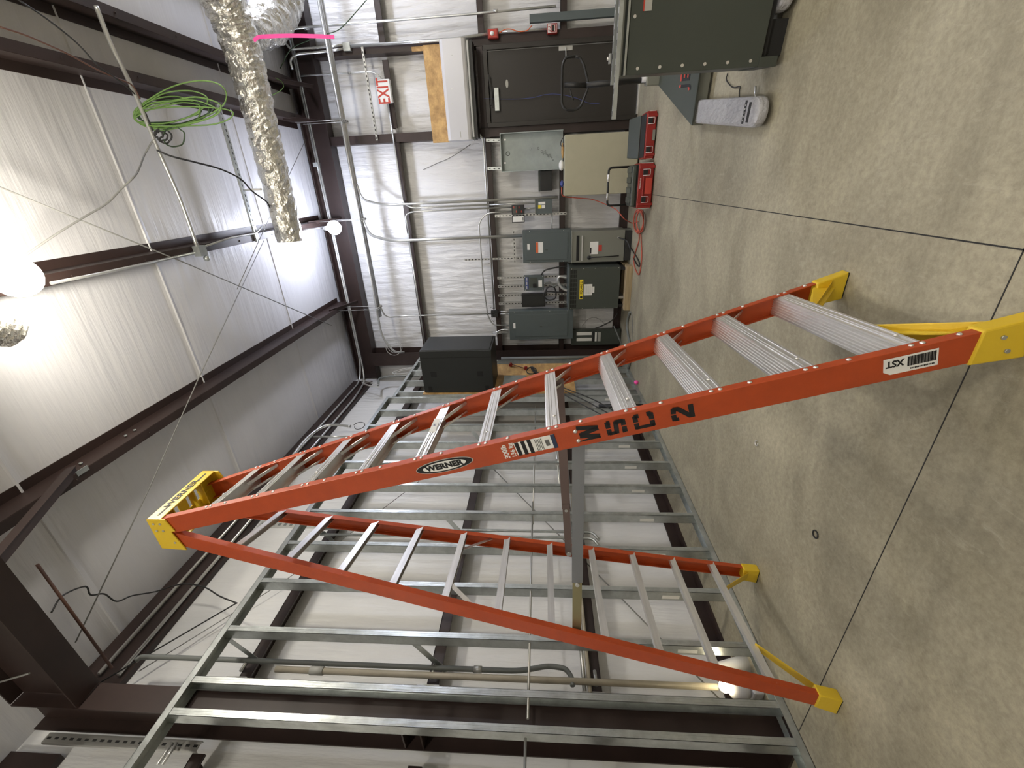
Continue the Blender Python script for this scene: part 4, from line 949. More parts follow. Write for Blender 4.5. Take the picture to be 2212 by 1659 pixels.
pipe('flexible_cable', 'thin grey wire lying beside the flexible conduit on the floor', 'cable', [aZ(x, y, 0.008) for x, y in ((1364, 676), (1366, 700), (1365, 730), (1366, 750))], 0.006, 'wiregrey', curve=True)
pipe('steel_rod', 'grey tube leaning against the low sub panel', 'rod', [aY(1326, 704, 7.38), aY(1342, 742, 7.2)], 0.012, 'greypipe')
pipe('hanging_wire', 'stray dark wire sticking out of the wall left of the air conditioner', 'wire', wp([(1016, 312), (990, 330), (966, 344), (946, 352), (914, 367)], 7.5), 0.006, 'wiregrey', curve=True)
pipe('hanging_wire', 'thin blue wire looping across the door', 'wire', wp([(1045, 213), (1110, 214), (1150, 211), (1180, 204), (1210, 204), (1245, 212), (1270, 222), (1295, 224)], 7.42), 0.003, 'blue', curve=True)

# ================================================================== black cabinet, plywood and corner things
t = thing('equipment_cabinet', 'big black equipment cabinet hung on plywood in the far left corner', 'cabinet', (-2.52, 5.94, 2.17))
MB().box(-2.865, -2.19, 5.63, 6.26, 2.175, 3.235).build('case', 'blackcab', t, 0.006)
MB().box(-2.196, -2.180, 5.65, 6.24, 2.20, 3.21).build('door', 'blackcab', t, 0.01); MB().box(-2.30, -2.292, 5.627, 5.632, 2.18, 3.23).build('seam_line', 'deepblack', t)
for (x, z) in ((-2.70, 2.72), (-2.70, 2.26)): pass
for z in (2.36, 3.06): MB().box(-2.60, -2.52, 5.626, 5.631, z - 0.045, z + 0.045).build('vent', 'deepblack', t)
for z in (2.27, 3.14): MB().box(-2.845, -2.76, 5.624, 5.632, z - 0.03, z + 0.03).build('latch', 'deepblack', t, 0.003)
tag(MB().box(-2.886, -2.870, 5.60, 6.70, 0.95, 3.26).build('plywood_board', 'ply'), 'plywood board behind and below the black equipment cabinet', 'plywood')
t = thing('junction_box', 'pale green square box on the plywood under the black cabinet', 'junction box', (-2.86, 5.8, 1.75)); MB().box(-2.87, -2.80, 5.72, 6.08, 1.70, 2.05).build('box_body', 'trough', t, 0.004); MB().box(-2.80, -2.796, 5.73, 6.07, 1.71, 2.04).build('cover', 'trough', t)
for k in range(3):
    zz = 1.55 - 0.02 * k
    pipe('cable_bundle', 'black cables draped over the lower plywood, %s strand' % ('upper', 'middle', 'lower')[k], 'cable', [(-2.84, 6.5, zz + 0.1), (-2.80, 6.2, zz + 0.03), (-2.79, 5.95, zz - 0.12 - 0.03 * k), (-2.80, 5.7, zz - 0.2 - 0.05 * k), (-2.84, 5.3, zz - 0.55 - 0.12 * k), (-2.86, 4.9, zz - 0.9 - 0.1 * k)], 0.008, 'wire', curve=True)
mb = MB()
pts = []
for i in range(70):
    an = i * 0.55; pts.append(V((-2.80 + 0.004 * math.sin(i), 6.25 + 0.13 * math.cos(an) * (1 + 0.1 * math.sin(i * 1.7)), 1.62 + 0.08 * math.sin(an))))
tag(mb.tube(smooth(pts, 3), 0.006, 6).build('cable_coil', 'wire'), 'coil of black cable hanging on the lower plywood', 'cable coil')
for k, y in enumerate((6.35, 6.05)):
    pipe('red_valve', 'small red valve fitting at the top of the plywood, %s' % ('farther' if k == 0 else 'nearer'), 'valve', [(-2.83, 6.60 - 0.15 * k, 1.98 - 0.26 * k), (-2.83, 6.55 - 0.15 * k, 1.98 - 0.26 * k)], 0.03, 'red')
pipe('water_pipe', 'thin copper coloured pipe between the two red valves', 'pipe', [(-2.83, 6.60, 1.98), (-2.83, 6.40, 1.72)], 0.008, 'copper')
pipe('emt_conduit', 'grey conduit standing beside the corner column above the plywood', CL, [(-2.80, 6.78, 0.1), (-2.80, 6.78, 2.16)], 0.03, 'greypipe')
# white cable loops in the corner
def loops(name, label, c, ax, ay, rx, ry, n, m_, r=0.004, jit=0.12, cat='cable'):
    pts = []; c, ax, ay = V(c), V(ax), V(ay)
    for i in range(n * 12 + 1):
        an = i * math.pi / 6; k = 1 + jit * math.sin(i * 0.37) + jit * 0.5 * math.cos(i * 0.9)
        pts.append(c + ax * (rx * k * math.cos(an)) + ay * (ry * k * math.sin(an)) + ax.cross(ay) * (0.02 * math.sin(i * 0.21)))
    return tag(MB().tube(smooth(pts, 3), r, 6).build(name, m_), label, cat)
loops('cable_coil', 'coil of thin white cable hanging on the left wall beside the black cabinet', aX(880, 802, -3.1), (0, 0.4, -0.9), (0, 0.9, 0.4), 0.24, 0.11, 4, 'wirewhite', cat='cable coil')
loops('cable_coil', 'loop of white cable at the end of the hanging rack in the corner', aY(850, 750, 7.3), (0, 0, 1), (1, 0, 0), 0.14, 0.13, 2, 'wirewhite', cat='cable coil')
loops('cable_coil', 'tangle of white cable hanging from the eave strut near the corner', aX(800, 830, -3.25), (0, 0.5, 0.85), (0, -0.85, 0.5), 0.22, 0.05, 3, 'wirewhite', cat='cable coil')
pipe('emt_conduit', 'thick grey hooked conduit on the left wall past the studs near the cabinet', CL, [aX(817, 833, -3.25), aX(818, 818, -3.25), aX(834, 813, -3.25), aX(906, 811, -3.25)], 0.02, rb=0.2, m_='greypipe')
pipe('emt_conduit', 'curved conduit leaving the eave strut above the ladder steps', CL, [aX(632, 985, -3.15), aX(665, 945, -3.15), aX(700, 921, -3.15), aX(730, 918, -3.15), aX(757, 921, -3.15)], 0.02, curve=True)
pipe('emt_conduit', 'straight conduit sticking out level from the eave strut above the ladder steps', CL, [aX(676, 943, -3.2), aX(752, 943, -3.2)], 0.014)
loops('cable_coil', 'small wire loop at the tip of the curved eave conduit', aX(775, 918, -3.12), (0, 0, 1), (0, 1, 0), 0.07, 0.09, 1, 'wire', 0.005, cat='cable coil')

# ================================================================== left wall pipes
def lx(pts, X): return [aX(x, y, X) for x, y in pts]
P = lx([(600, 1445), (935, 1458), (1440, 1480), (1610, 1488)], -3.22); yy = sum(p.y for p in P) / 4
o = pipe('plastic_pipe', 'tan plastic pipe standing against the left wall beside the big column', 'pipe', [(-3.22, yy, 3.45), (-3.22, yy, 0.25)], 0.022, 'pvc')
MB().tube([(-3.22, yy, 3.08), (-3.22, yy, 3.18)], 0.029, 12).build('coupling', 'lightgrey', o)
P = lx([(310, 1419), (600, 1433), (1040, 1447), (1150, 1445)], -3.22); y2 = sum(p.y for p in P) / 4
o = pipe('emt_conduit', 'grey conduit rising from the tan pipe to the eave, with a hooked lower end', CL, [aX(292, 1428, -3.22), aX(303, 1419, -3.22), V((-3.22, y2, 4.4)), V((-3.22, y2, 1.62)), aX(1185, 1438, -3.22), aX(1222, 1444, -3.22), aX(1235, 1462, -3.22), aX(1237, 1482, -3.22)], 0.018, 'greypipe', rb=0.12)
MB().tube([(-3.22, y2, 1.90), (-3.22, y2, 1.96)], 0.024, 12).build('coupling', 'emt', o)
for k, z in enumerate((3.72, 2.26, 1.08)):
    t = thing('pipe_clamp_channel', 'short channel clamping the wall pipes to the %s girt' % ('highest', 'middle', 'lowest')[k], 'clamp', (-3.27, yy, z))
    for dy in (-0.10, 0.03): MB().box(-3.30, -3.25, yy + dy - 0.09, yy + dy - 0.075, z - 0.06, z + 0.10).build('channel', 'strut', t)
    MB().tube([(-3.23, yy - 0.02, z), (-3.23, y2 + 0.03, z)], 0.012, 8).build('bolt', 'strut', t)
for k, (zz, m_, r_) in enumerate(((1.16, 'emt', 0.016), (1.125, 'pvc', 0.014))):
    pipe('emt_conduit', ('bright metal', 'dull tan')[k] + ' pipe lying along the lowest girt of the left wall', CL, [(-3.28 + 0.03 * k, 3.9, zz), (-3.28 + 0.03 * k, 1.57, zz)], r_, m_)
for k, y_ in enumerate((1142, 1155)):
    P = lx([(700 - 8 * k, y_), (1000, y_ + 3), (1240, y_ + 7), (1280, y_ + 8), (1294, y_ + 24)], -3.2)
    pipe('emt_conduit', 'pair of thin conduits on the left wall behind the rear ladder rungs, %s one' % ('farther', 'nearer')[k], CL, P, 0.014, rb=0.15, m_='galv')
def wire(label, pts, r=0.003, m_='wiregrey', name='bracing_cable', cat='cable', curve=False):
    return pipe(name, label, cat, pts, r, m_, rb=0.01, curve=curve)
wire('bracing cable descending behind the studs from the corner toward the floor', [aX(1065, 1012, -3.42), aX(1340, 1290, -3.42), aX(1556, 1512, -3.42)], 0.006)
wire('bracing cable slanting up behind the studs to the frame column', [aX(905, 1040, -3.42), aX(740, 1165, -3.42), aX(600, 1265, -3.42), aX(300, 1450, -3.42)], 0.004)
wire('thin brace rod slanting across the top left wall to the column', [aX(512, 1302, -3.38), aX(215, 1475, -3.30)], 0.006, 'wire')
wire('rusty steel rod angling down from the ceiling to the eave near the column', [aZ(80, 1219, 5.0), aX(242, 1443, -3.25)], 0.010, 'copper', 'steel_rod', 'rod')
wire('thin black cable meandering across the ceiling to the studs', [aZ(111, 1323, 4.9), aZ(135, 1287, 4.95), aZ(184, 1267, 5.0), aZ(196, 1285, 5.0), aZ(225, 1283, 5.0), aZ(252, 1299, 5.0), aZ(285, 1287, 5.0), aZ(335, 1278, 5.0), aX(392, 1262, -3.2), aX(440, 1268, -3.2), aX(475, 1288, -3.2), aX(512, 1303, -3.2)], 0.006, 'wire', 'slack_cable', 'cable', True)
wire('long white bracing cable crossing from the back beam overhead to the rafter', [aZ(570, 520, 4.97), aZ(430, 815, 4.97), aZ(320, 1060, 4.97), aZ(163, 1388, 4.97)], 0.005, 'wiregrey')
wire('long bracing cable from the near lamp side to the far left purlin', [aZ(-20, 396, 4.98), aZ(400, 568, 4.98), aZ(716, 703, 4.98)], 0.006, 'wiregrey')
wire('dark bracing cable from the foil duct end to the crossing', [aZ(660, 302, 4.97), aZ(582, 470, 4.97), aZ(512, 625, 4.97)], 0.004, 'wiregrey')
# strut uprights at far near-left above the studs
P0 = aX(90, 1585, -3.2); P1 = aX(420, 1612, -3.2)
struts('slotted_channel', 'slotted channel hanging beyond the column near the top of the left wall', (-3.25, P0.y, P0.z), (-3.25, P0.y, P1.z), wd=0.06, facing=(1, 0, 0))
for k in range(2):
    pipe('emt_conduit', 'pair of bright conduits behind the near studs, %s one' % ('upper', 'lower')[k], CL, [aX(372 + 10 * k, 1604, -3.2), aX(340 + 10 * k, 1652, -3.2)], 0.010)

# ================================================================== overhead things
# foil covered flexible duct
def foil(name, label, pts, rads, cap_at_end=True, seed=1):
    rnd = random.Random(seed); path = smooth(pts, 14); n = 26; mb = MB(); k = len(path); base = 0; nrm = None
    for i, p in enumerate(path):
        f = i / (k - 1); j = f * (len(rads) - 1); r0 = rads[int(j)] * (1 - (j - int(j))) + rads[min(int(j) + 1, len(rads) - 1)] * (j - int(j))
        t_ = (path[min(i + 1, k - 1)] - path[max(i - 1, 0)]).normalized()
        if nrm is None: a_ = V((0, 0, 1)); nrm = (a_ - t_ * a_.dot(t_)).normalized()
        nrm = (nrm - t_ * nrm.dot(t_)).normalized(); b_ = t_.cross(nrm)
        for q in range(n):
            an = 2 * math.pi * q / n; r_ = r0 * (1 + rnd.uniform(-0.055, 0.055) + 0.035 * math.sin(i * 1.1 + 3 * an))
            mb.v.append(tuple(p + nrm * math.cos(an) * r_ + b_ * math.sin(an) * r_))
    for i in range(k - 1):
        for q in range(n):
            q2 = (q + 1) % n; mb.quad([i * n + q, i * n + q2, (i + 1) * n + q2, (i + 1) * n + q], False)
    mb.quad([q for q in range(n)][::-1]); mb.quad([(k - 1) * n + q for q in range(n)])
    return tag(mb.build(name, 'foil'), label, 'duct')
DZ = 4.62
def dz(x, y, z=DZ): return aZ(x, y, z)
foil('flexible_duct', 'long foil wrapped flexible duct hanging below the purlins, ending near the far lamp', [dz(470, -20), dz(505, 55), dz(532, 140), dz(556, 230), dz(578, 320), dz(600, 410), dz(628, 521)], [0.20, 0.20, 0.185, 0.17, 0.165, 0.16, 0.155])
foil('duct_fitting', 'wide foil wrapped duct fitting at the upper right, joining the flexible duct', [aZ(595, -60, 4.85), aZ(590, -10, 4.85), aZ(575, 40, 4.80), aZ(545, 75, 4.72)], [0.34, 0.34, 0.28, 0.16], seed=3)
foil('flexible_duct', 'end of a second foil duct at the ceiling left of the near lamp', [aZ(-60, 690, 4.7), aZ(-20, 700, 4.7), aZ(24, 705, 4.7)], [0.13, 0.13, 0.12], seed=5)
tag(MB().box(-0.03, 0.03, -0.001, 0.001, -0.03, 0.03).build('dummy', 'white'), 'x', 'x') if False else None
# hanging straps of the duct
p = aZ(528, 410, 4.96); q = aZ(585, 408, 4.62)
pipe('duct_strap', 'pale strap holding the foil duct to the slotted channel', 'strap', [p + V((0, 0, 0)), q + V((0.0, -0.16, 0.02))], 0.012, 'white')
# slotted channel under the purlins
pa, pb_ = aZ(463, 222, 4.955), aZ(571, 520, 4.955); ym = (pa.y + pb_.y) / 2
struts('slotted_channel', 'galvanized channel running under two purlins beside the foil duct', (pa.x, ym, 4.975), (pb_.x, ym, 4.975), facing=(0, 0, -1), wd=0.06, m_='galv')
# pipe under the purlins with the coil
pp = [aZ(x, y, 4.93) for x, y in ((205, 12), (240, 100), (290, 200), (345, 330), (390, 430), (428, 535))]; ym = sum(p.y for p in pp) / len(pp)
o = pipe('emt_conduit', 'bright conduit under the purlins carrying the green cable coil', CL, [V((p.x, ym + (p.y - ym) * 0.9, 4.93)) for p in pp], 0.017, curve=True)
p = aZ(432, 542, 4.93)
t = thing('conduit_box', 'small open conduit box on the purlin at the end of the bright conduit', 'junction box', tuple(p)); MB().box(p.x - 0.05, p.x + 0.05, p.y - 0.04, p.y + 0.06, 4.90, 4.97).build('box_body', 'galv', t); MB().sphere(p + V((-0.08, 0.03, -0.02)), 0.03, 10, 8).build('cover', 'galv', t)
pz = [aZ(440, 533, 4.965), aZ(500, 513, 4.965), aZ(553, 504, 4.965), aZ(565, 490, 4.965)]
pipe('emt_conduit', 'conduit along the purlin from the small open box to the slotted channel', CL, pz, 0.010, rb=0.05)
pipe('emt_conduit', 'pale conduit along the purlin beside the near lamp', CL, [aZ(425, 545, 4.965), aZ(230, 588, 4.965), aZ(110, 612, 4.965)], 0.012)
# green cable coil
def coil(c, ax, ay, rx, ry, n, m_, r, seed, label, tied=1.0):
    rnd = random.Random(seed); pts = []; c, ax, ay = V(c), V(ax), V(ay); az = ax.cross(ay)
    for k in range(n):
        kx = rx * rnd.uniform(0.62, 1.08); ky = ry * rnd.uniform(0.55, 1.3); tilt = rnd.uniform(-0.22, 0.22); dz_ = rnd.uniform(-0.07, 0.07)
        for i in range(12):
            an = math.pi * i / 6; u = kx * (math.cos(an) - tied) + tied * rx; v_ = ky * math.sin(an) + tilt * (rx * tied - u) * 0.6
            pts.append(c + ax * (u + rnd.uniform(-.01, .01)) + ay * (v_ + rnd.uniform(-.01, .01)) + az * (dz_ * (1 - math.cos(an)) * 0.5))
    return tag(MB().tube(smooth(pts, 4), r, 6).build('cable_coil', m_), label, 'cable coil', None)
Yc = pp[2].y + 0.02
c1 = aY(385, 243, Yc)
axd = (aY(310, 258, Yc) - aY(475, 232, Yc)).normalized(); ayd = axd.cross(V((0, 1, 0))).normalized()
coil(c1, axd, ayd, 0.42, 0.11, 7, 'green', 0.006, 2, 'large loose coil of green cable hanging from the bright conduit')
coil(c1 + V((0.02, 0.02, 0.0)), axd, ayd, 0.40, 0.13, 3, 'greendark', 0.006, 4, 'dark green cable tangled with the green coil')
coil(aY(350, 292, Yc), axd, ayd, 0.06, 0.05, 3, 'wire', 0.007, 6, 'small knot of black cable on the conduit below the green coil')
coil(aY(388, 297, Yc), axd, ayd, 0.16, 0.06, 1, 'greendark', 0.006, 8, 'single loop of dark cable beside the small black knot')
wire('black cable drooping from the knot across to the foil duct', [aY(340, 325, Yc), aZ(372, 338, 4.6), aZ(420, 350, 4.6), aZ(478, 366, 4.6), aZ(520, 387, 4.6), aZ(545, 413, 4.6), aZ(575, 435, 4.6), aZ(584, 450, 4.6)], 0.008, 'wire', 'slack_cable', 'cable', True)
wire('grey cable sagging from the knot to the near lamp', [aY(332, 300, Yc), aY(312, 335, Yc), aZ(295, 375, 4.75), aZ(262, 408, 4.78), aZ(230, 440, 4.8), aZ(180, 470, 4.82), aZ(120, 507, 4.85), aZ(48, 556, 4.88)], 0.007, 'wiregrey', 'slack_cable', 'cable', True)
wire('black cable from the top right corner of the ceiling to the green coil', [aZ(40, 0, 4.9), aZ(100, 40, 4.9), aZ(165, 92, 4.9), aZ(215, 145, 4.9), aZ(258, 175, 4.9), aY(300, 215, Yc), aY(330, 282, Yc)], 0.006, 'wire', 'slack_cable', 'cable', True)
wire('dark red twisted cable crossing the ceiling to the green coil', [aZ(0, 58, 4.9), aZ(50, 74, 4.9), aZ(100, 95, 4.9), aZ(150, 118, 4.9), aZ(205, 148, 4.9), aZ(250, 168, 4.9), aZ(285, 184, 4.9), aY(303, 214, Yc)], 0.006, 'copper', 'slack_cable', 'cable', True)
wire('green cable hanging in a curve between the beam conduits and the duct', [aY(800, -10, 7.1), aY(770, 25, 7.1), aY(735, 62, 7.1), aY(705, 74, 7.1), aY(665, 88, 7.1), aY(628, 107, 7.1), aY(605, 148, 7.1)], 0.006, 'greendark', 'slack_cable', 'cable', True)
wire('pale green wire end curling below the purlin near the foil duct', [aY(595, 168, 6.6), aY(608, 176, 6.6), aY(612, 188, 6.6), aY(602, 198, 6.6), aY(585, 207, 6.6)], 0.005, 'green', 'slack_cable', 'cable', True)
# flange braces of the purlins at the beam
for k, (x, nm) in enumerate(((0.93, 'behind the foil duct'), (1.38, 'at the duct fitting'), (-0.47, 'above the far lamp'), (-1.88, 'near the corner'))):
    mb = MB(); mb.bar((x, 6.80, 5.06), (x, 7.40, 4.80), 0.05, 0.006); mb.bar((x + 0.022, 6.80, 5.06), (x + 0.022, 7.40, 4.80), 0.005, 0.05)
    tag(mb.build('purlin_brace', 'brown'), 'brown angle brace between purlin and back beam, ' + nm, 'brace')
# pink flagging tape
p0 = aZ(546, 90, DZ); top = V((p0.x, p0.y - 0.12, DZ - 0.05))
pk = [aY(x, y, 5.05) for x, y in ((548, 88), (560, 80), (590, 78), (630, 77), (680, 78), (722, 80))]
mb = MB(); sm_ = smooth(pk, 5)
for i in range(len(sm_) - 1): mb.bar(sm_[i], sm_[i + 1] + (sm_[i + 1] - sm_[i]) * 0.05, 0.032, 0.0012, (0, 1, 0)); 
tag(mb.build('flagging_tape', 'pink'), 'pink flagging tape hanging straight down from the foil duct', 'tape')

# ================================================================== floor things, right side
# grey switchgear cabinet on the pallet jack, turned slightly
ang = math.radians(-7)
ex = V((math.cos(ang), math.sin(ang), 0)); ey = V((-math.sin(ang), math.cos(ang), 0)); ez = V((0, 0, 1))
cw = V((0.535, 3.14, 0))
t = thing('switchgear_cabinet', 'tall dark grey sheet metal cabinet leaning at the right edge beside the pallet jack', 'cabinet', tuple(cw))
W_, D_, zb, zt_ = 1.10, 0.30, 0.13, 0.955
def cbx(o, lx_, ly, lz): mb = MB(); mb.obox(cw + ex * o[0] + ey * o[1] + ez * o[2], ex, ey, ez, lx_, ly, lz); return mb
cbx((0, 0.01, zb), W_, D_, zt_ - zb).build('body', 'grey3', t, 0.003)
cbx((0.0, 0.0, zb), W_, 0.010, zt_ - zb - 0.05).build('front_cover', 'grey3', t, 0.002)
cbx((-0.004, -0.004, zb - 0.09), 0.05, D_, 0.10).build('foot', 'grey3', t); cbx((0.05, 0.03, 0.098), W_ - 0.05, D_ - 0.05, zb - 0.098).build('gap_shade_strip', 'slot', t); cbx((0.05, 0.06, 0.0), 0.17, D_ - 0.10, 0.098).build('gap_shade_block', 'slot', t)  # dark strip and block stand in for the shade in the gap underneath
cbx((0.0, -0.012, zt_ - 0.045), W_, 0.03, 0.012).build('top_trim', 'galv', t)
cbx((0.0, -0.006, zt_ - 0.018), W_, D_, 0.018).build('top_plate', 'grey2', t)
cbx((0.34, -0.003, 0.83), 0.75, 0.003, 0.055).build('warning_strip', 'lightgrey', t) if False else cbx((0.29, -0.003, 0.79), 0.8, 0.003, 0.04).build('warning_strip', 'lightgrey', t)
cbx((0.29, -0.004, 0.83), 0.8, 0.003, 0.008).build('strip_edge', 'redlabel', t)
for k in range(6):
    p = cw + ex * 0.03 + ez * (zb + 0.06 + 0.13 * k); MB().tube([p, p - ey * 0.006], 0.009, 8).build('screw', 'alu', t)
p = cw + ex * 0.27 + ez * (zt_ - 0.075); MB().tube([p, p - ey * 0.006], 0.009, 8).build('screw', 'alu', t)
# loose struts lying on top of it
for k, (off, zz, x0_, x1_, nm) in enumerate(((-0.05, zt_ + 0.022, -0.22, 1.1, 'front'), (0.10, zt_ + 0.022, -0.04, 1.1, 'rear'))):
    q0 = cw + ex * x0_ + ey * off + ez * zz; q1 = cw + ex * x1_ + ey * off + ez * zz
    o = struts('slotted_channel', nm + ' loose galvanized channel lying across the dark grey cabinet top', q0, q1, facing=(0, 0, 1), m_='galv')
    if k == 1: pass
p = cw + ex * 0.07 + ey * 0.10 + ez * (zt_ + 0.03); t2 = thing('strut_clamp', 'small square clamp plate bolted on the rear loose channel', 'clamp', tuple(p)); mb = MB(); mb.obox(p, ex, ey, ez, 0.05, 0.05, 0.01); mb.build('plate', 'strut', t2); MB().tube([p + ex * 0.025 + ey * 0.025 + ez * 0.01, p + ex * 0.025 + ey * 0.025 + ez * 0.022], 0.01, 8).build('bolt', 'alu', t2)
# pallet jack, turned like the cabinet
t = thing('pallet_jack', 'grey pallet jack with wrapped forks and a black loop handle behind the dark cabinet', 'pallet jack', (0.305, 3.15, 0))
for nm, xc, vt in (('left', 0.0, 0.0), ('right', 0.56, 0.0)):
    X_, Yt = 0.305 + xc, 3.13 + vt
    ol = [(-0.085, 4.40), (0.085, 4.40)] + [(0.085 * math.cos(a_), Yt + 0.09 - 0.09 * math.sin(a_)) for a_ in [i * math.pi / 8 for i in range(9)]]
    mb = MB(); mb.poly([(X_ + u, v_, 0.030) for u, v_ in ol], (0, 0, 0.062)); f_ = mb.build('fork', 'wrap', t, 0.018)
    MB().box(X_ - 0.055, X_ + 0.055, Yt + 0.13, Yt + 0.165, 0.091, 0.0935).build('slot_mark', 'slot', f_)
    lab_ = MB().box(X_ - 0.065, X_ + 0.065, Yt + 0.20, Yt + 0.23, 0.091, 0.0935).build('fork_label', 'blacktext', f_)
    for k in range(5): MB().box(X_ - 0.05 + 0.021 * k, X_ - 0.04 + 0.021 * k, Yt + 0.208, Yt + 0.222, 0.0935, 0.0938).build('label_mark', 'lightgrey', lab_)
    MB().tube([(X_ - 0.03, Yt + 0.14, 0.038), (X_ + 0.03, Yt + 0.14, 0.038)], 0.036, 14).build('load_wheel', 'black', t)
mb = MB(); mb.poly([(0.205, 4.34, 0.11), (0.965, 4.34, 0.11), (0.625, 4.98, 0.31), (0.545, 4.98, 0.31)], (0, 0.0, 0.012)); pl = mb.build('cover_plate', 'grey3', t, 0.003)
MB().box(0.205, 0.965, 4.36, 4.42, 0.02, 0.108).build('frame_bar', 'grey2', t, 0.004)
ys_, zs_ = 4.53, 0.1215 + (4.53 - 4.34) / 0.64 * 0.20
text('JET', 0.17, V((0.60, ys_, zs_ + 0.002)), (1, 0, 0), (0, 0.954, 0.298), 'redlabel', 'brand_shadow', pl, 0.0003, 0.001, sx=1.1)
text('JET', 0.17, V((0.60, ys_ - 0.022, zs_ - 0.004)), (1, 0, 0), (0, 0.954, 0.298), 'blacktext', 'brand_lettering', pl, 0.0004, 0.001, sx=1.1)
MB().box(0.525, 0.645, 4.93, 5.05, 0.10, 0.42).build('pump_housing', 'grey2', t, 0.01); MB().tube([(0.585, 4.99, 0.36), (0.585, 4.99, 0.46)], 0.03, 12).build('pump_ram', 'acwhite', t)
MB().tube([(0.505, 5.05, 0.09), (0.665, 5.05, 0.09)], 0.085, 18).build('steer_wheel', 'black', t)
_p = Matrix.Translation(V((0.305, 3.15, 0))); t.matrix_basis = _p @ Matrix.Rotation(ang, 4, 'Z')
hx = 0.785; hy = 4.93
MB().tube([(0.80, 4.96, 0.42), (hx, hy, 0.98)], 0.026, 12).build('handle_tube', 'black', t); MB().tube([(hx - 0.002, hy, 0.97), (hx + 0.012, hy, 1.19)], 0.024, 12).build('handle_neck', 'black', t)
hp_ = [aY(x, y, hy) for x, y in ((1243, 122), (1222, 124), (1215, 140), (1214, 180), (1214, 225), (1222, 238), (1243, 238), (1255, 230), (1270, 192), (1270, 175), (1262, 140), (1254, 124), (1243, 122))]
MB().tube(bend(hp_, 0.03), 0.012, 10).build('handle_loop', 'black', t)
MB().tube(bend([aY(1232, 193, hy), aY(1235, 208, hy), aY(1240, 216, hy)], 0.02), 0.007, 8).build('release_lever', 'black', t)
wire('thin black wire curling on the floor beside the dark cabinet', [aZ(x, y, 0.01) for x, y in ((1572, 158), (1569, 172), (1577, 184), (1586, 189), (1598, 187), (1597, 198), (1597, 216))], 0.004, 'wire', 'floor_wire', 'wire', True)
tag(MB().tube([aZ(1632, 187, 0.02), aZ(1631, 219, 0.02)], 0.007, 8).build('bolt_rod', 'alu'), 'short bright steel rod on the floor beside the left fork', 'rod')
# uprights near the door foot
for k, y_ in enumerate((212, 214)):
    pass
pipe('metal_strip', 'bright metal strip leaning at the foot of the door', 'strip', [aY(1366, 190, 7.2), aY(1364, 239, 7.2)], 0.012, 'galv') if False else tag(MB().tube([aZ(1366, 195, 0.012), aZ(1364, 239, 0.012)], 0.012, 8).build('metal_strip', 'galv'), 'bright metal strip lying at the foot of the door', 'strip')

# toolboxes
def toolbox(label, x0_, x1_, y0_, y1_, z1_, opened, rot=0):
    t = thing('tool_box', label, 'toolbox', ((x0_ + x1_) / 2, (y0_ + y1_) / 2, 0)); w_ = x1_ - x0_
    body = MB().box(x0_, x1_, y0_, y1_, 0.012, z1_).build('body', 'red', t, 0.012)
    for s_ in (x0_ + 0.03, x1_ - 0.065): MB().box(s_, s_ + 0.035, y0_ - 0.012, y0_ + 0.02, 0.0, z1_ - 0.01).build('corner_post', 'red', t, 0.008)
    for s_ in (x0_ - 0.006, x1_ - 0.012): MB().box(s_, s_ + 0.018, y0_ + 0.004, y0_ + 0.02, 0.03, z1_ - 0.03).build('edge_strip', 'lightgrey', t)
    for s_ in (x0_ + w_ * 0.2, x0_ + w_ * 0.8):
        l = MB().box(s_ - 0.028, s_ + 0.028, y0_ - 0.018, y0_, z1_ * 0.45, z1_ * 0.45 + 0.055).build('latch', 'black', t, 0.004)
        MB().tube(bend([(s_ - 0.034, y0_ - 0.02, z1_ * 0.45 + 0.06), (s_ - 0.034, y0_ - 0.022, z1_ * 0.3), (s_ + 0.034, y0_ - 0.022, z1_ * 0.3), (s_ + 0.034, y0_ - 0.02, z1_ * 0.45 + 0.06)], 0.01), 0.0035, 6).build('latch_wire', 'alu', l)
    return t, body
A = rect(1380, 352, 1403, 450, 6.0)
x0_, x1_ = A[0], A[1]; 
t, body = toolbox('closed red toolbox with a dark grey lid and its pull handle raised', x0_, x1_, 6.02, 6.36, 0.20, False)
MB().box(x0_ + 0.012, x1_ - 0.012, 6.03, 6.35, 0.20, 0.215).build('lid_seam', 'black', t)
ld_ = MB().box(x0_ + 0.02, x1_ - 0.02, 6.035, 6.345, 0.215, 0.275).build('lid', 'grey3', t, 0.018)
for k in range(4):
    xx = x0_ + 0.06 + k * (x1_ - x0_ - 0.14) / 3.2
    MB().box(xx, xx + 0.07, 6.06, 6.32, 0.275, 0.290).build('lid_cleat', 'grey3', ld_, 0.006)
MB().box(x0_ + 0.13, x1_ - 0.14, 6.00, 6.02, 0.125, 0.145).build('front_handle', 'red', t, 0.006); MB().box(x0_ + 0.17, x1_ - 0.17, 6.003, 6.02, 0.03, 0.11).build('front_recess', 'redlabel', t)
text('Milwaukee', 0.030, ((x0_ + x1_) / 2 + 0.03, 6.0185, 0.172), (1, 0, 0), (0, 0, 1), 'white', 'brand_lettering', body, 0.0004)
hL, hR, hz_ = x0_ + 0.03, x1_ - 0.03, 0.53
MB().tube(bend([(hL, 6.33, 0.2), (hL, 6.33, hz_), (hR, 6.33, hz_), (hR, 6.33, 0.2)], 0.05), 0.014, 10).build('pull_handle', 'black', t)
for u in (0.24, 0.74): MB().tube([(hL + (hR - hL) * u - 0.045, 6.33, hz_), (hL + (hR - hL) * u + 0.045, 6.33, hz_)], 0.0155, 10).build('handle_band', 'alu', t)
B_ = rect(1393, 240, 1415, 343, 6.15)
t, body = toolbox('open red toolbox with its dark lid tipped back, beside the beige cabinet', B_[0], B_[1], 6.12, 6.44, 0.13, True)
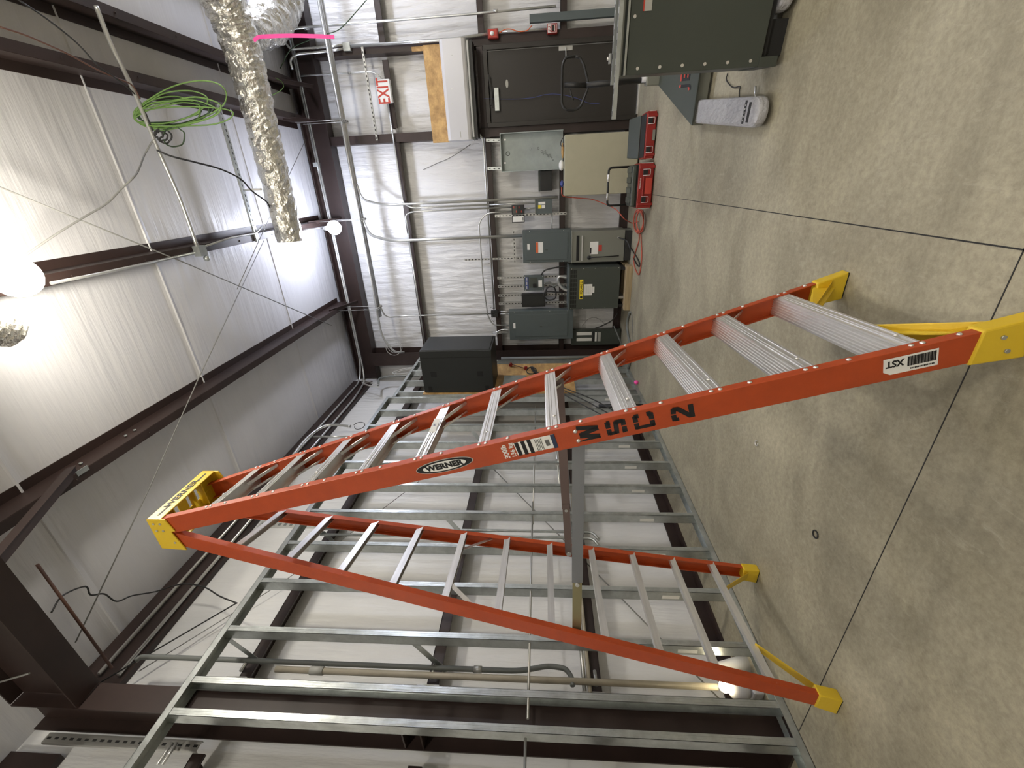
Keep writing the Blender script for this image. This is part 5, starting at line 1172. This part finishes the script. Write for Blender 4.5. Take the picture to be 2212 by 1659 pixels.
MB().box(B_[0] + 0.02, B_[1] - 0.02, 6.14, 6.42, 0.131, 0.134).build('inside', 'slot', t)
mb = MB(); mb.poly([(B_[0] + 0.01, 6.43, 0.14), (B_[1] - 0.01, 6.43, 0.14), (B_[1] - 0.03, 6.60, 0.26), (B_[0] + 0.03, 6.60, 0.26)], (0, 0.035, -0.04)); mb.build('lid', 'grey3', t, 0.01)
MB().box(B_[0] + 0.2, B_[1] - 0.2, 6.10, 6.12, 0.02, 0.05).build('front_recess', 'grey2', t)
# orange cord
pts = []
for i in range(60):
    an = i * 0.62; pts.append(aZ(1381 + 9 * math.cos(an) + 3 * math.sin(i * .31), 478 + 24 * math.sin(an) + 2 * math.cos(i * .7), 0.02 + 0.03 * (i % 7) / 7))
tag(MB().tube(smooth(pts, 4), 0.008, 6).build('cord_coil', 'cord'), 'coiled orange extension cord on the floor left of the closed red toolbox', 'cord coil')
wire('orange cord loop lying on the floor in front of the timber block', [aZ(x, y, 0.012) for x, y in ((1381, 500), (1380, 520), (1374, 540), (1369, 560), (1372, 580), (1380, 593), (1385, 570), (1386, 540), (1384, 505))], 0.008, 'cord', 'extension_cord', 'cord', True)
wire('red cord hanging from the beige cabinet top down to the coil on the floor', [aY(1213, 405, 7.0), aY(1216, 423, 7.0), aY(1240, 427, 7.1), aY(1275, 430, 7.1), aY(1300, 438, 7.1), aY(1330, 452, 7.0), aY(1348, 472, 6.8), aZ(1366, 482, 0.03), aZ(1378, 478, 0.05)], 0.007, 'cord', 'extension_cord', 'cord', True)
wire('black cable loop lying beside the orange cord near the timber block', [aZ(x, y, 0.012) for x, y in ((1352, 520), (1362, 535), (1372, 550), (1380, 565), (1382, 575), (1376, 572), (1368, 556))], 0.009, 'wire', 'floor_cable', 'cable', True)
tag(MB().box(*(lambda p: (p.x - 0.09, p.x + 0.09, p.y - 0.06, p.y + 0.06))(aZ(1362, 506, 0)), 0.0, 0.10).build('scrap_block', 'greypipe'), 'small grey scrap block on the floor below the olive grey enclosure', 'block')
o = lump('marking_ball', 'small pink ball on the floor behind the ladder steps', 'ball', aZ(1376, 826, 0.02).x, aZ(1376, 826, 0.02).y, 0.0, 0.032, (1, 1, 1), 'pink')
# ring mark and small washers on the slab
c = aZ(1761, 1154, 0.004); tag(MB().tube([c + V((0.02 * math.cos(i * math.pi / 8), 0.02 * math.sin(i * math.pi / 8), 0)) for i in range(17)], 0.004, 6).build('steel_ring', 'wire'), 'small dark steel ring lying on the concrete between the ladder legs', 'ring')
c = aZ(1634, 957, 0.008); tag(MB().tube([c + V((0.018 * math.cos(i * math.pi / 8), 0.018 * math.sin(i * math.pi / 8), 0)) for i in range(14)], 0.004, 6).build('steel_ring', 'alu'), 'small bright ring scrap on the concrete left of the ladder steps', 'ring')
# work light on the floor behind the studs
p = aX(1605, 1490, -3.15)
t = thing('work_light', 'small lit white work light on the floor against the left wall', 'light', (-3.15, p.y, 0.0))
MB().sphere((-3.15, p.y, 0.14), 0.075, 14, 10, (0.8, 1, 1.0)).build('head', 'acwhite', t); MB().sphere((-3.12, p.y, 0.235), 0.038, 12, 8).build('lens', 'glowsmall', t); MB().box(-3.20, -3.10, p.y - 0.05, p.y + 0.05, 0, 0.07).build('base', 'acwhite', t, 0.01)
tag(MB().tube([(-3.2, p.y + 0.19, 0.0), (-3.2, p.y + 0.19, 0.10), (-3.2, p.y + 0.19, 0.22)], 0.05, 14, True, [0.07, 0.045, 0.012]).build('paper_cone', 'white'), 'small pale paper cone on the floor beside the work light', 'cone')
# black tube bundle under the studs far end
for k in range(3):
    pipe('foam_sleeve', 'dark foam sleeved pipe low behind the far studs, %s' % ('upper', 'middle', 'lower')[k], 'pipe', [(-2.95, 5.3 - 0.25 * k, 0.65 - 0.2 * k), (-2.95, 5.3 - 0.25 * k, 0.0)], 0.035 - 0.01 * k, 'black')
# brackets and clamp hanging from the bridging bar
p = V((XS - 0.05, 4.10, 1.27)); t = thing('conduit_clamp_cluster', 'cluster of clamps and a threaded rod between the far studs', 'clamp', tuple(p))
for k in range(2):
    yk = 4.45 - 0.50 * k
    MB().box(XS - 0.06, XS - 0.02, yk - 0.06, yk + 0.06, 1.22, 1.30).build('clamp_body', 'strut', t, 0.004); MB().tube([(XS - 0.02, yk, 1.26), (XS + 0.02, yk, 1.26)], 0.018, 10).build('pipe_stub', 'emt', t)
MB().tube([(XS - 0.03, 4.9, 1.30), (XS - 0.03, 3.56, 1.27)], 0.008, 8).build('threaded_rod', 'emt', t); MB().tube([(XS - 0.05, 4.9, 1.27), (XS - 0.05, 3.56, 1.24)], 0.008, 8).build('threaded_rod', 'emt', t)

# perforated strip on the left wall behind the ladder
P0, P1 = aX(556, 1128, -3.45), aX(722, 1126, -3.45); ym = (P0.y + P1.y) / 2
t = thing('perforated_strip', 'pale perforated strip high on the left wall behind the ladder top', 'strip', (-3.49, ym, P1.z))
MB().box(-3.499, -3.494, ym - 0.05, ym + 0.05, P1.z, P0.z).build('strip_body', 'lightgrey', t)
mb = MB(); n_ = 13
for k in range(n_):
    z_ = P1.z + (P0.z - P1.z) * (k + 0.5) / n_; mb.box(-3.494, -3.4925, ym - 0.02, ym + 0.02, z_ - 0.022, z_ + 0.012)
mb.build('slots', 'greypipe', t)['kind'] = 'stuff'
